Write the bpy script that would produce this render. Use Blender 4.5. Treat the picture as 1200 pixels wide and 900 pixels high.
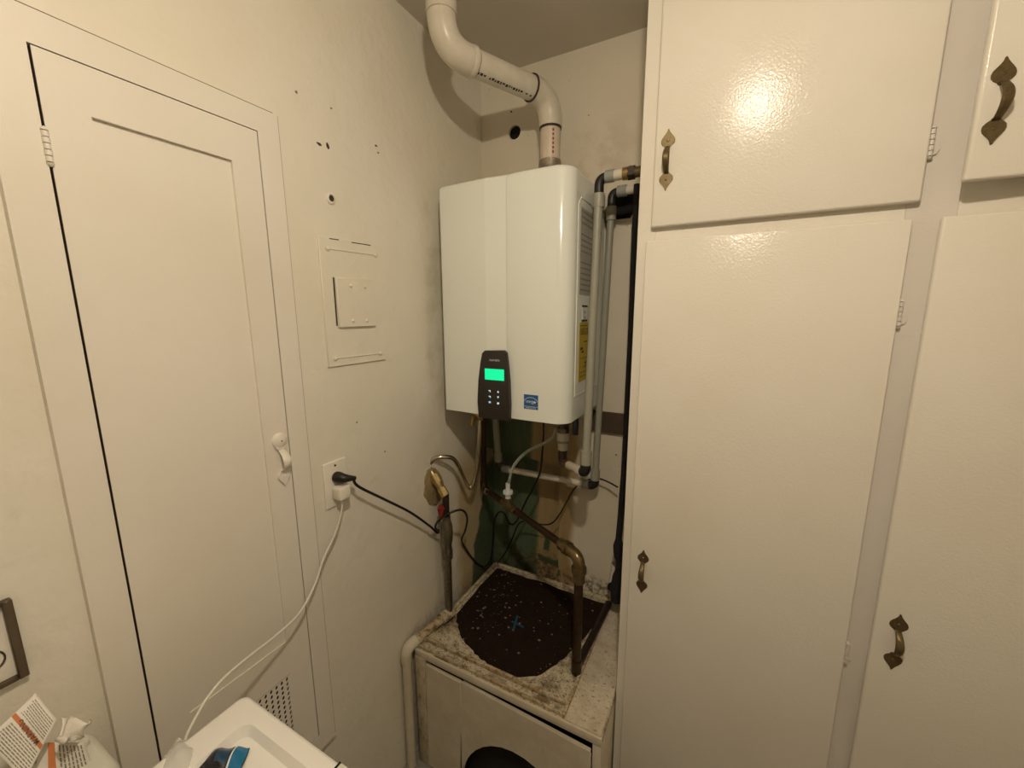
import bpy, bmesh, math, random
from mathutils import Vector, Matrix
random.seed(7)
for o in list(bpy.data.objects): bpy.data.objects.remove(o)
SC = bpy.context.scene
COL = SC.collection

# ------------------------------------------------------------------ camera
# room coordinates used below are measured from the camera's eye: x to the right
# along the alcove's back wall, y towards that wall, z up.  ORG puts the floor at z=0
# and the left wall at x=0.
ORG = Vector((0.876, 0.0, 1.55))
FPX, YAW, PITCH, ROLL = 473.7, -0.4857, 0.1719, 0.0041
_f = Vector((math.sin(YAW)*math.cos(PITCH), math.cos(YAW)*math.cos(PITCH), -math.sin(PITCH)))
_r = Vector((math.cos(YAW), -math.sin(YAW), 0))
_d = _f.cross(_r)
RIGHT = math.cos(ROLL)*_r + math.sin(ROLL)*_d
DOWN = -math.sin(ROLL)*_r + math.cos(ROLL)*_d
FWD = _f
cam_d = bpy.data.cameras.new('camera')
cam_d.sensor_width = 36.0
cam_d.lens = FPX/1200*36
cam_d.clip_start = 0.02
cam = bpy.data.objects.new('camera', cam_d)
COL.objects.link(cam)
m3 = Matrix((RIGHT, -DOWN, -FWD)).transposed()
cam.matrix_world = Matrix.Translation(ORG) @ m3.to_4x4()
SC.camera = cam

# ------------------------------------------------------------------ world, exposure
w = bpy.data.worlds.new('world'); SC.world = w; w.use_nodes = True
bg = w.node_tree.nodes['Background']
bg.inputs['Color'].default_value = (1.0, 0.86, 0.66, 1)
bg.inputs['Strength'].default_value = 0.03
SC.view_settings.view_transform = 'Standard'
SC.view_settings.look = 'None'
SC.view_settings.gamma = 1
SC.view_settings.exposure = 0.0
SC.view_settings.use_curve_mapping = False
LAMP_POS = Vector((0.0, 0.12, 0.705))
LAMP_STRENGTH = 845.0
LAMP_COLOR = (1.0, 0.855, 0.67)

# ------------------------------------------------------------------ helpers
def ray(px, py):
    return RIGHT*((px-600)/FPX) + DOWN*((py-450)/FPX) + FWD
def atX(px, py, X): d = ray(px, py); return d*(X/d.x)
def atY(px, py, Y): d = ray(px, py); return d*(Y/d.y)
def atZ(px, py, Z): d = ray(px, py); return d*(Z/d.z)

def catmull(pts, k=8):
    pts = [Vector(p) for p in pts]
    P = [pts[0]*2-pts[1]] + pts + [pts[-1]*2-pts[-2]]
    out = []
    for i in range(1, len(P)-2):
        a, b, c, d = P[i-1], P[i], P[i+1], P[i+2]
        for j in range(k):
            t = j/k
            out.append(0.5*((2*b)+(c-a)*t+(2*a-5*b+4*c-d)*t*t+(3*b-3*c+d-a)*t**3))
    out.append(pts[-1])
    return out

def arc_pts(a, corner, b, rad, k=8):
    """points of a rounded bend at corner between directions to a and b"""
    a, c, b = Vector(a), Vector(corner), Vector(b)
    u = (a-c).normalized(); v = (b-c).normalized()
    p0, p2 = c+u*rad, c+v*rad
    out = []
    for i in range(k+1):
        t = i/k
        out.append((1-t)**2*p0 + 2*t*(1-t)*c + t*t*p2)
    return out

class MB:
    def __init__(s): s.bm = bmesh.new()
    def box(s, c0, c1, bev=0, seg=2, rot=None, piv=None):
        c0, c1 = Vector(c0), Vector(c1)
        lo = Vector([min(a, b) for a, b in zip(c0, c1)]); hi = Vector([max(a, b) for a, b in zip(c0, c1)])
        r = bmesh.ops.create_cube(s.bm, size=1)
        vs = r['verts']
        for v in vs:
            v.co = Vector([(lo[i]+hi[i])/2 + v.co[i]*(hi[i]-lo[i]) for i in range(3)])
        if bev:
            es = list({e for v in vs for e in v.link_edges})
            g = bmesh.ops.bevel(s.bm, geom=es, offset=bev, segments=seg, affect='EDGES', profile=0.5)
            vs = list({v for f in g['faces'] for v in f.verts} | {v for v in vs if v.is_valid})
        if rot is not None:
            p = Vector(piv) if piv is not None else (lo+hi)/2
            for v in vs: v.co = p + rot @ (v.co-p)
        return s
    def tube(s, pts, r, n=12, caps=True, flat=1.0):
        pts = [Vector(p) for p in pts]
        R = r if isinstance(r, (list, tuple)) else [r]*len(pts)
        rings = []
        t0 = (pts[1]-pts[0]).normalized()
        up = Vector((0, 0, 1)) if abs(t0.z) < .9 else Vector((1, 0, 0))
        nrm = (up - t0*up.dot(t0)).normalized()
        for i, p in enumerate(pts):
            if i == 0: t = t0
            elif i == len(pts)-1: t = (pts[i]-pts[i-1]).normalized()
            else:
                t = (pts[i+1]-pts[i-1])
                t = t.normalized() if t.length > 1e-9 else t0
            nrm = nrm - t*nrm.dot(t)
            nrm = nrm.normalized() if nrm.length > 1e-9 else t.orthogonal().normalized()
            bn = t.cross(nrm)
            rings.append([s.bm.verts.new(p + (nrm*math.cos(a)*flat + bn*math.sin(a))*R[i]) for a in [2*math.pi*k/n for k in range(n)]])
        for A, B in zip(rings, rings[1:]):
            for k in range(n):
                s.bm.faces.new((A[k], A[(k+1) % n], B[(k+1) % n], B[k]))
        if caps:
            s.bm.faces.new(rings[0][::-1]); s.bm.faces.new(rings[-1])
        return s
    def lathe(s, prof, origin, axis, n=20):
        """prof: (radius, height along axis)"""
        origin, axis = Vector(origin), Vector(axis).normalized()
        u = axis.orthogonal().normalized(); v = axis.cross(u)
        rings = []
        for r, h in prof:
            if r < 1e-6: rings.append([s.bm.verts.new(origin+axis*h)])
            else: rings.append([s.bm.verts.new(origin+axis*h+(u*math.cos(a)+v*math.sin(a))*r) for a in [2*math.pi*k/n for k in range(n)]])
        for A, B in zip(rings, rings[1:]):
            for k in range(n):
                k2 = (k+1) % n
                if len(A) == 1 and len(B) == 1: continue
                if len(A) == 1: s.bm.faces.new((A[0], B[k2], B[k]))
                elif len(B) == 1: s.bm.faces.new((A[k], A[k2], B[0]))
                else: s.bm.faces.new((A[k], A[k2], B[k2], B[k]))
        return s
    def prism(s, poly, org, u, v, w, depth, bev=0, seg=2):
        """2-d outline in the (u,v) plane pushed along w by depth"""
        org, u, v, w = Vector(org), Vector(u), Vector(v), Vector(w)
        b = [s.bm.verts.new(org+u*p[0]+v*p[1]) for p in poly]
        t = [s.bm.verts.new(org+u*p[0]+v*p[1]+w*depth) for p in poly]
        n = len(poly)
        fb = s.bm.faces.new(b[::-1]); ft = s.bm.faces.new(t)
        for i in range(n): s.bm.faces.new((b[i], b[(i+1) % n], t[(i+1) % n], t[i]))
        if bev:
            bmesh.ops.bevel(s.bm, geom=list(ft.edges), offset=bev, segments=seg, affect='EDGES', profile=0.5)
        return s
    def quad(s, *ps):
        s.bm.faces.new([s.bm.verts.new(Vector(p)) for p in ps]); return s
    def grid(s, fn, nu, nv, thick=0):
        V = [[s.bm.verts.new(Vector(fn(i/nu, j/nv))) for j in range(nv+1)] for i in range(nu+1)]
        for i in range(nu):
            for j in range(nv):
                s.bm.faces.new((V[i][j], V[i+1][j], V[i+1][j+1], V[i][j+1]))
        return s
    def build(s, name, mat, parent=None, smooth=40, root_at=None):
        bm = s.bm
        bmesh.ops.recalc_face_normals(bm, faces=bm.faces[:])
        for v in bm.verts: v.co = v.co + ORG
        if parent is None:
            if root_at is None:
                xs = [v.co for v in bm.verts]
                lo = Vector([min(c[i] for c in xs) for i in range(3)]); hi = Vector([max(c[i] for c in xs) for i in range(3)])
                base = Vector(((lo.x+hi.x)/2, (lo.y+hi.y)/2, lo.z))
            else: base = Vector(root_at)+ORG
        else:
            base = wloc(parent)
        for v in bm.verts: v.co -= base
        me = bpy.data.meshes.new(name); bm.to_mesh(me); bm.free()
        me.materials.append(mat)
        if smooth:
            me.polygons.foreach_set('use_smooth', [True]*len(me.polygons))
            me.set_sharp_from_angle(angle=math.radians(smooth))
        o = bpy.data.objects.new(name, me); COL.objects.link(o)
        if parent is None: o.location = base
        else: o.parent = parent
        return o

def wloc(o):
    v = Vector((0, 0, 0))
    while o is not None: v = v + Vector(o.location); o = o.parent
    return v
def tag(o, label=None, cat=None, group=None, kind=None):
    if label: o['label'] = label
    if cat: o['category'] = cat
    if group: o['group'] = group
    if kind: o['kind'] = kind
    return o
def thing(name, label, cat, loc, group=None, kind=None):
    o = bpy.data.objects.new(name, None); COL.objects.link(o)
    o.empty_display_size = 0.05
    o.location = Vector(loc)+ORG
    return tag(o, label, cat, group, kind)

# ------------------------------------------------------------------ materials
class NT:
    def __init__(s, name):
        s.m = bpy.data.materials.new(name); s.m.use_nodes = True
        s.t = s.m.node_tree; s.p = s.t.nodes['Principled BSDF']
        s.geo = None
    def n(s, typ, **kw):
        nd = s.t.nodes.new(typ)
        for k, v in kw.items(): setattr(nd, k, v)
        return nd
    def L(s, a, b): s.t.links.new(a, b)
    def pos(s):
        if s.geo is None:
            s.geo = s.n('ShaderNodeNewGeometry')
            sub = s.n('ShaderNodeVectorMath', operation='SUBTRACT')
            s.L(s.geo.outputs['Position'], sub.inputs[0]); sub.inputs[1].default_value = ORG
            s.pv = sub.outputs[0]
        return s.pv
    def noise(s, scale, detail=3, rough=.55, vec=None, stretch=None):
        nd = s.n('ShaderNodeTexNoise'); nd.inputs['Scale'].default_value = scale
        nd.inputs['Detail'].default_value = detail; nd.inputs['Roughness'].default_value = rough
        v = vec or s.pos()
        if stretch:
            mp = s.n('ShaderNodeVectorMath', operation='MULTIPLY'); s.L(v, mp.inputs[0]); mp.inputs[1].default_value = stretch
            v = mp.outputs[0]
        s.L(v, nd.inputs['Vector'])
        return nd.outputs['Fac']
    def step(s, val, lo, hi):
        nd = s.n('ShaderNodeMapRange', interpolation_type='SMOOTHSTEP')
        s.L(val, nd.inputs['Value'])
        nd.inputs['From Min'].default_value = lo; nd.inputs['From Max'].default_value = hi
        return nd.outputs['Result']
    def math(s, op, a, b=None):
        nd = s.n('ShaderNodeMath', operation=op)
        for i, x in enumerate((a, b)):
            if x is None: continue
            if isinstance(x, (int, float)): nd.inputs[i].default_value = x
            else: s.L(x, nd.inputs[i])
        return nd.outputs[0]
    def mix(s, fac, a, b):
        nd = s.n('ShaderNodeMix', data_type='RGBA')
        if isinstance(fac, (int, float)): nd.inputs[0].default_value = fac
        else: s.L(fac, nd.inputs[0])
        for i, x in ((6, a), (7, b)):
            if isinstance(x, tuple): nd.inputs[i].default_value = (*x, 1)
            else: s.L(x, nd.inputs[i])
        return nd.outputs[2]
    def wobble(s, scale, amt):
        nd = s.n('ShaderNodeTexNoise'); nd.inputs['Scale'].default_value = scale; nd.inputs['Detail'].default_value = 3
        s.L(s.pos(), nd.inputs['Vector'])
        a = s.n('ShaderNodeVectorMath', operation='SUBTRACT'); s.L(nd.outputs['Color'], a.inputs[0]); a.inputs[1].default_value = (.5, .5, .5)
        b = s.n('ShaderNodeVectorMath', operation='SCALE'); s.L(a.outputs[0], b.inputs[0]); b.inputs['Scale'].default_value = amt
        c = s.n('ShaderNodeVectorMath', operation='ADD'); s.L(s.pos(), c.inputs[0]); s.L(b.outputs[0], c.inputs[1])
        return c.outputs[0]
    def sep(s, vec):
        nd = s.n('ShaderNodeSeparateXYZ'); s.L(vec, nd.inputs[0]); return nd.outputs
    def band(s, val, lo, hi, soft=.01):
        a = s.step(val, lo-soft, lo+soft); b = s.step(val, hi-soft, hi+soft)
        return s.math('MULTIPLY', a, s.math('SUBTRACT', 1.0, b))
    def bump(s, h, strength, dist=.002):
        nd = s.n('ShaderNodeBump'); nd.inputs['Strength'].default_value = strength; nd.inputs['Distance'].default_value = dist
        s.L(h, nd.inputs['Height'])
        if s.p.inputs['Normal'].is_linked:
            s.L(s.p.inputs['Normal'].links[0].from_socket, nd.inputs['Normal'])
        s.L(nd.outputs[0], s.p.inputs['Normal'])
    def color(s, c):
        if isinstance(c, tuple): s.p.inputs['Base Color'].default_value = (*c, 1)
        else: s.L(c, s.p.inputs['Base Color'])
    def set(s, rough=None, metal=None, spec=None, coat=None):
        if rough is not None: s.p.inputs['Roughness'].default_value = rough
        if metal is not None: s.p.inputs['Metallic'].default_value = metal
        if spec is not None: s.p.inputs['Specular IOR Level'].default_value = spec
        if coat is not None:
            s.p.inputs['Coat Weight'].default_value = coat; s.p.inputs['Coat Roughness'].default_value = .08
        return s

def plain(name, col, rough=.5, metal=0, var=.12, scale=30, spec=None, bump=0):
    k = NT(name)
    nz = k.noise(scale)
    k.color(k.mix(nz, tuple(c*(1-var) for c in col), tuple(min(1, c*(1+var)) for c in col)))
    k.set(rough, metal, spec)
    if bump: k.bump(k.noise(scale*4), bump)
    return k.m

def paint(name, col, rough=.45, bump_big=.15, bump_fine=.15, dirt=.25, spec=.4, fine=170):
    k = NT(name)
    n1 = k.noise(2.3, 4); n2 = k.noise(14, 4, .65)
    c = k.mix(k.step(n1, .35, .7), col, tuple(a*b for a, b in zip(col, (.95, .935, .90))))
    c = k.mix(k.math('MULTIPLY', k.step(n2, .62, .8), dirt), c, tuple(a*b for a, b in zip(col, (.72, .66, .55))))
    k.color(c); k.set(rough, 0, spec)
    if bump_big: k.bump(k.noise(7, 3), bump_big, .006)
    k.bump(k.noise(fine, 2), bump_fine, .0008)
    return k.m

WHITE = (.785, .742, .642)
M = {}
M['paint_trim'] = paint('trim_paint', (.78, .735, .65), .40, .05, .25, .08, .4, 240)
M['paint_cab'] = paint('cabinet_paint', (.77, .73, .645), .18, 0, .60, .05, .28, 240)
M['paint_frame'] = paint('cabinet_frame_paint', (.69, .65, .595), .28, 0, .6, .12, .28, 240)
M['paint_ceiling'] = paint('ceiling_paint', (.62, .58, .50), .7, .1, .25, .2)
M['plate'] = paint('outlet_plastic', (.80, .755, .66), .35, .0, .02, .05)
M['floor'] = plain('floor_vinyl', (.27, .25, .22), .5, 0, .2, 12)
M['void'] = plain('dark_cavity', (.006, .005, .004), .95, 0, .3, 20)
M['shell'] = None

# left wall: painted plaster with a stained bare strip beside the alcove corner
k = NT('left_wall_plaster')
col = WHITE
n1 = k.noise(2.0, 4); n2 = k.noise(11, 5, .65); n3 = k.noise(60, 4, .7)
c = k.mix(k.step(n1, .35, .7), col, tuple(a*b for a, b in zip(col, (.95, .93, .88))))
c = k.mix(k.math('MULTIPLY', k.step(n2, .60, .78), .22), c, (.50, .44, .32))
x, y, z = k.sep(k.wobble(9, .09))
stain = k.math('MULTIPLY', k.step(y, 1.17, 1.24), k.math('SUBTRACT', 1.0, k.step(z, -.62, -.46)))
c = k.mix(k.math('MULTIPLY', stain, .85), c, k.mix(n3, (.40, .29, .13), (.60, .48, .27)))
grn = k.math('MULTIPLY', k.step(k.math('SUBTRACT', y, k.math('MULTIPLY', k.math('ADD', z, 1.1), .25)), 1.29, 1.305), k.math('SUBTRACT', 1.0, k.step(z, -.66, -.60)))
c = k.mix(grn, c, k.mix(n3, (.045, .07, .035), (.13, .17, .10)))
moul = k.math('MULTIPLY', k.math('MULTIPLY', k.step(y, 1.03, 1.09), k.step(z, -.40, -.2)), k.math('MULTIPLY', k.step(n2, .42, .66), .35))
moul = k.math('MULTIPLY', moul, k.math('SUBTRACT', 1.0, k.step(z, .30, .46)))
c = k.mix(moul, c, (.46, .41, .20))
low = k.math('MULTIPLY', k.math('MULTIPLY', k.step(y, .78, 1.0), k.math('SUBTRACT', 1.0, k.step(z, -1.10, -1.04))), k.math('MULTIPLY', k.step(n3, .4, .7), .45))
c = k.mix(low, c, (.20, .145, .08))
k.color(c); k.set(.42, 0, .4)
k.bump(k.noise(5, 4, .6), .5, .014); k.bump(k.noise(24, 3), .7, .0035); k.bump(k.noise(200, 2), .35, .0007)
M['wall_left'] = k.m

# back wall: painted above; bare green and brown plaster patch below the heater
k = NT('back_wall_plaster')
n1 = k.noise(2.0, 4); n2 = k.noise(10, 5, .65); n3 = k.noise(45, 4, .7); ns = k.noise(8, 4, .7, stretch=(3.2, 1, .35))
c = k.mix(k.step(n1, .35, .7), (.74, .685, .565), (.67, .605, .48))
c = k.mix(k.math('MULTIPLY', k.step(n3, .66, .74), .5), c, (.22, .16, .09))
x, y, z = k.sep(k.wobble(11, .05))
x2, y2, z2 = k.sep(k.wobble(5, .10))
# smudges by the flue collar
dx = k.math('MULTIPLY', k.step(k.math('ABSOLUTE', k.math('ADD', x, .47)), .26, .05), k.band(z, .30, .60, .06))
c = k.mix(k.math('MULTIPLY', dx, k.math('MULTIPLY', k.step(n2, .46, .66), .30)), c, (.36, .27, .15))
# bare tan plaster
tan = k.math('MULTIPLY', k.band(x2, -.90, -.47, .02), k.math('SUBTRACT', 1.0, k.step(z2, -.42, -.34)))
c = k.mix(tan, c, k.mix(ns, (.27, .175, .075), (.50, .39, .21)))
# old green paint
green = k.math('MULTIPLY', k.band(x, -.90, -.662, .012), k.math('SUBTRACT', 1.0, k.step(z, -.40, -.34)))
green = k.math('MULTIPLY', green, k.step(ns, .27, .36))
gcol = k.mix(ns, (.050, .078, .040), (.15, .205, .12))
c = k.mix(green, c, gcol)
g2 = k.math("MULTIPLY", k.band(x, -.655, -.530, .006), k.band(z, -1.068, -1.035, .006))
g3 = k.math("MULTIPLY", k.band(x, -.634, -.610, .005), k.band(z, -1.005, -.948, .006))
c = k.mix(k.math('MAXIMUM', g2, g3), c, (.055, .11, .05))
# rusty speckles near the stand
sp = k.math('MULTIPLY', k.math('SUBTRACT', 1.0, k.step(z, -1.08, -.98)), k.step(n3, .42, .6))
c = k.mix(k.math('MULTIPLY', sp, .85), c, (.10, .065, .03))
k.color(c); k.set(.55, 0, .3)
k.bump(k.noise(6, 4, .6), .25, .008); k.bump(k.noise(120, 3), .2, .001)
M['wall_back'] = k.m

# dirty top of the stand
def dirt_top(name, base, amt, brown=(.30, .21, .10)):
    k = NT(name)
    n1 = k.noise(9, 5, .7); n2 = k.noise(55, 5, .7); n3 = k.noise(170, 3, .7)
    c = k.mix(k.math('MULTIPLY', k.step(n2, .46, .66), .75), base, brown)
    c = k.mix(k.math('MULTIPLY', k.step(n1, .48, .66), amt), c, (.12, .075, .033))
    c = k.mix(k.math('MULTIPLY', k.step(n3, .54, .64), .8), c, (.05, .03, .015))
    k.color(c); k.set(.75, 0, .25)
    k.bump(n2, .4, .002); k.bump(n3, .4, .001)
    return k.m
M['stand_dirty'] = dirt_top('dirty_stand_paint', (.62, .55, .40), .85)
k = NT('speckled_board')
n1 = k.noise(12, 5, .7); n2 = k.noise(80, 4, .7); n3 = k.noise(200, 3, .7)
c = k.mix(k.step(n1, .30, .7), (.72, .65, .53), (.52, .44, .31))
c = k.mix(k.math('MULTIPLY', k.step(n2, .56, .70), .75), c, (.16, .11, .05))
c = k.mix(k.math('MULTIPLY', k.step(n3, .60, .68), .7), c, (.08, .055, .03))
k.color(c); k.set(.7, 0, .3); k.bump(n2, .3, .001)
M['stand_board'] = k.m
k = NT('stand_paint')
n1 = k.noise(8, 5, .7); n2 = k.noise(60, 5, .7, stretch=(1, 1, .3))
c = k.mix(k.step(n1, .3, .7), (.66, .60, .47), (.56, .49, .36))
c = k.mix(k.math('MULTIPLY', k.step(n2, .60, .80), .35), c, (.20, .14, .075))
k.color(c); k.set(.5, 0, .35); k.bump(n2, .12, .001)
M['stand_paint'] = k.m
k = NT('grimy_moulding_paint')
n1 = k.noise(14, 5, .7); n2 = k.noise(70, 5, .7); n3 = k.noise(160, 3, .7)
c = k.mix(k.step(n1, .3, .7), (.60, .52, .37), (.42, .31, .17))
c = k.mix(k.math('MULTIPLY', k.step(n2, .48, .64), .8), c, (.13, .075, .03))
c = k.mix(k.math('MULTIPLY', k.step(n3, .58, .68), .7), c, (.05, .03, .015))
k.color(c); k.set(.6, 0, .3); k.bump(n2, .3, .0015)
M['grimy'] = k.m
k = NT('streaked_post_paint')
n1 = k.noise(10, 5, .7); n2 = k.noise(45, 5, .75, stretch=(1, 1, .35))
c = k.mix(k.step(n1, .3, .7), (.58, .52, .39), (.44, .36, .22))
c = k.mix(k.math('MULTIPLY', k.step(n2, .50, .68), .7), c, (.13, .085, .04))
k.color(c); k.set(.6, 0, .3); k.bump(n2, .2, .001)
M['grimy_post'] = k.m
k = NT('rust_scale')
n1 = k.noise(20, 5, .7); n2 = k.noise(120, 4, .7)
c = k.mix(n1, (.006, .003, .0015), (.026, .013, .006))
c = k.mix(k.math('MULTIPLY', k.step(n2, .62, .70), .6), c, (.11, .07, .035))
k.color(c); k.set(.85, 0, .2); k.bump(n2, .8, .003); k.bump(n1, .5, .006)
M['rust'] = k.m
M['heater'] = plain('heater_enamel', (.80, .83, .765), .16, 0, .02, 6, .5)
M['heater_side'] = M['heater']
M['dark_plastic'] = plain('dark_brown_plastic', (.022, .017, .013), .28, 0, .1, 20)
M['black'] = plain('black_rubber', (.010, .009, .009), .45, 0, .2, 30)
M['foam'] = plain('black_foam', (.012, .011, .011), .9, 0, .4, 60, bump=.5)
M['pvc'] = None
k = NT('white_pvc')
n1 = k.noise(10, 4, .6); n2 = k.noise(70, 4, .7)
c = k.mix(k.step(n1, .3, .7), (.74, .70, .60), (.66, .60, .49))
c = k.mix(k.math('MULTIPLY', k.step(n2, .68, .75), .65), c, (.22, .15, .08))
k.color(c); k.set(.32, 0, .45); M['pvc'] = k.m
M['pvc_pinkish'] = plain('stained_pvc', (.70, .60, .48), .35, 0, .15, 40)
M['primer'] = plain('pipe_primer', (.05, .025, .03), .4, 0, .3, 60)
M['foil'] = plain('crinkled_metal', (.40, .34, .27), .3, .8, .5, 130, bump=.6)
M['grey_pipe'] = plain('grey_pipe', (.33, .325, .26), .42, 0, .08, 30)
M['grey_fit'] = plain('grey_fitting', (.30, .32, .29), .45, 0, .12, 40)
M['cream_pipe'] = plain('cream_pipe', (.66, .61, .50), .4, 0, .08, 30)
M['brass'] = plain('aged_brass', (.40, .27, .11), .35, .9, .3, 60)
M['brass_dark'] = plain('antique_brass', (.150, .110, .052), .42, .7, .55, 260)
M['dark_metal'] = plain('dark_metal', (.06, .045, .035), .45, .7, .4, 50)
M['copper'] = plain('tarnished_copper', (.055, .031, .016), .36, .6, .5, 45)
M['copper_bright'] = plain('soldered_brass', (.19, .135, .065), .3, .75, .5, 90)
M['steel'] = plain('galvanized_steel', (.22, .195, .14), .32, .85, .6, 110)
M['flex'] = plain('stainless_flex', (.58, .52, .40), .2, 1.0, .15, 60)
M['yellow_conn'] = plain('yellow_brass', (.46, .34, .15), .34, .7, .35, 90)
M['red'] = plain('red_handle', (.24, .018, .016), .45, 0, .25, 50)
M['valve_body'] = plain('valve_purple_primer', (.10, .055, .06), .4, .3, .5, 60)
M['blue_black'] = plain('dark_blue_lever', (.010, .016, .035), .4, 0, .2, 30)
M['paint_old'] = M['stand_paint']
M['cable_white'] = plain('white_cable', (.74, .70, .60), .4, 0, .05, 30)
M['tan_hole'] = plain('broken_plaster', (.33, .25, .12), .85, 0, .55, 60, bump=.8)
M['chip'] = plain('dark_paint_chip', (.05, .035, .02), .8, 0, .5, 90)
M['wood_and_gap_dark'] = plain('bare_wood_and_gap_shade', (.07, .045, .025), .7, 0, .4, 30)
M['white_enamel'] = plain('machine_enamel', (.82, .80, .74), .25, 0, .03, 8, .5)
M['white_plastic'] = plain('white_plastic', (.66, .64, .55), .45, 0, .06, 12)
M['frame_metal'] = plain('bronze_frame', (.115, .085, .055), .35, .6, .25, 40)
M['paper'] = plain('leaflet_paper', (.80, .76, .68), .6, 0, .06, 25)
M['paper_dim'] = plain('leaflet_back_paper', (.72, .68, .60), .6, 0, .08, 25)
M['orange'] = plain('orange_print', (.62, .21, .075), .6, 0, .1, 40)
M['ink'] = plain('black_ink', (.03, .027, .022), .6, 0, .2, 40)
M['ink_grey'] = plain('grey_ink', (.20, .18, .14), .6, 0, .25, 60)
M['blue_tape'] = plain('blue_marker', (.010, .075, .13), .6, 0, .2, 50)
M['sticker_blue'] = plain('sticker_blue', (.010, .10, .30), .4, 0, .05, 40)
M['sticker_white'] = plain('sticker_white', (.75, .78, .78), .4, 0, .05, 40)
M['sticker_yellow'] = plain('sticker_yellow', (.55, .40, .015), .45, 0, .12, 60)
M['label_grey'] = plain('rating_label', (.42, .41, .37), .35, 0, .1, 60)
M['packet_blue'] = plain('packet_blue', (.01, .16, .33), .25, 0, .2, 40)
M['packet_dark'] = plain('packet_black', (.012, .014, .02), .22, 0, .6, 120)
M['label_ink'] = plain('faded_label_ink', (.27, .26, .23), .5, 0, .2, 80)
M['crack'] = plain('casing_edge_line', (.17, .13, .08), .8, 0, .4, 90)
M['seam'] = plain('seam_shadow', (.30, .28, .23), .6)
def emit(name, col, s):
    k = NT(name); k.color((0, 0, 0))
    k.p.inputs['Emission Color'].default_value = (*col, 1); k.p.inputs['Emission Strength'].default_value = s
    return k.m
M['screen'] = emit('lit_screen', (.0, 1.0, .38), .95)
M['icon'] = emit('lit_icon', (.75, .95, 1.0), .85)
M['icon_blue'] = emit('lit_icon_blue', (.45, .70, 1.0), .8)
M['bulb'] = emit('lamp_bulb', LAMP_COLOR, LAMP_STRENGTH)
k = NT('clear_tube'); k.color((.85, .88, .80)); k.set(.12)
k.p.inputs['Transmission Weight'].default_value = .75; k.p.inputs['IOR'].default_value = 1.25
M['clear'] = k.m
k = NT('clear_film'); k.color((.85, .83, .78)); k.set(.18, 0, .6)
k.p.inputs['Alpha'].default_value = .38
k.bump(k.noise(40, 3), .35, .003)
M['film'] = k.m

# ------------------------------------------------------------------ the room
XL, YB, ZC, ZF, YC = -.876, 1.42, .852, -1.55, 1.035   # left wall, back wall, ceiling, floor, cabinet front
XR, YR = 1.05, -1.7
S = .983                                                # door faces stand this much nearer than the wall
DY0, DY1, DZ0, DZ1 = .2445*S, .5535*S, -1.102*S, .3675*S

m = MB(); m.box((XL-.1, YR, ZF-.05), (XR+.1, YB+.1, ZF)); tag(m.build('floor', M['floor']), 'brown vinyl floor under the stand and cabinets', kind='structure')
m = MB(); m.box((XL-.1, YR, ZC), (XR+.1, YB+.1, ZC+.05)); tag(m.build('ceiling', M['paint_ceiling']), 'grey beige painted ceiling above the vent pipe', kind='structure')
m = MB()
t = .08
m.box((XL-t, YR, ZF), (XL, DY0, ZC)); m.box((XL-t, DY1, ZF), (XL, YB+.1, ZC))
m.box((XL-t, DY0, ZF), (XL, DY1, DZ0)); m.box((XL-t, DY0, DZ1), (XL, DY1, ZC))
m.box((XL-t-.02, DY0-.02, DZ0-.02), (XL-t+.005, DY1+.02, DZ1+.02))
wl = tag(m.build('wall_left', M['wall_left'], smooth=0), 'uneven cream plaster wall with the narrow closet door', kind='structure')
# back wall with a round and a square opening
def holed_plate(mb, x0, x1, z0, z1, y, hx, hz, hr, n=24, thick=.04, square=False, arch=False):
    """rectangle in the x-z plane with a hole, pushed back by thick"""
    pts = []
    for i in range(n):
        a = 2*math.pi*(i+.5)/n
        ca, sa = math.cos(a), math.sin(a)
        t1 = min([((x1-hx)/ca) if ca > 0 else ((x0-hx)/ca), ((z1-hz)/sa) if sa > 0 else ((z0-hz)/sa)])
        if square:
            q = min(hr[0]/abs(ca), hr[1]/abs(sa)); ip = (hx+ca*q, hz+sa*q)
        elif arch:
            q = min(1/math.hypot(ca/hr[0], sa/hr[1]), .96*t1); ip = (hx+ca*q, hz+sa*q)
        else: ip = (hx+ca*hr, hz+sa*hr)
        pts.append((ip, (hx+ca*t1, hz+sa*t1), a))
    corners = [(x1, z1), (x0, z1), (x0, z0), (x1, z0)]
    bm = mb.bm
    I = [bm.verts.new((p[0][0], y, p[0][1])) for p in pts]; B = [bm.verts.new((p[0][0], y+thick, p[0][1])) for p in pts]
    O = [bm.verts.new((p[1][0], y, p[1][1])) for p in pts]
    for i in range(n):
        j = (i+1) % n
        a, b = pts[i][1], pts[j][1]
        f = [I[i], O[i]]
        for cx, cz in corners:   # include a corner when the boundary turns between the two rays
            if (abs(a[0]-b[0]) > 1e-6 and abs(a[1]-b[1]) > 1e-6) and ((abs(a[0]-cx) < 1e-6 and abs(b[1]-cz) < 1e-6) or (abs(a[1]-cz) < 1e-6 and abs(b[0]-cx) < 1e-6)):
                f.append(bm.verts.new((cx, y, cz)))
        f += [O[j], I[j]]
        bm.faces.new(f)
        bm.faces.new((I[i], I[j], B[j], B[i]))
    bm.faces.new(B)
h1 = atY(603, 155, YB); h2 = atY(727, 240, YB)
m = MB()
XB1 = -.05
xm = (h1.x+h2.x)/2
holed_plate(m, XL-.05, xm, ZF, ZC, YB, h1.x, h1.z, .024, 20)
holed_plate(m, xm, XB1, ZF, ZC, YB, h2.x, h2.z, (.042, .045), 24, .05, True)
m.box((XL-.05, YB+.06, ZF), (XB1, YB+.1, ZC))
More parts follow.
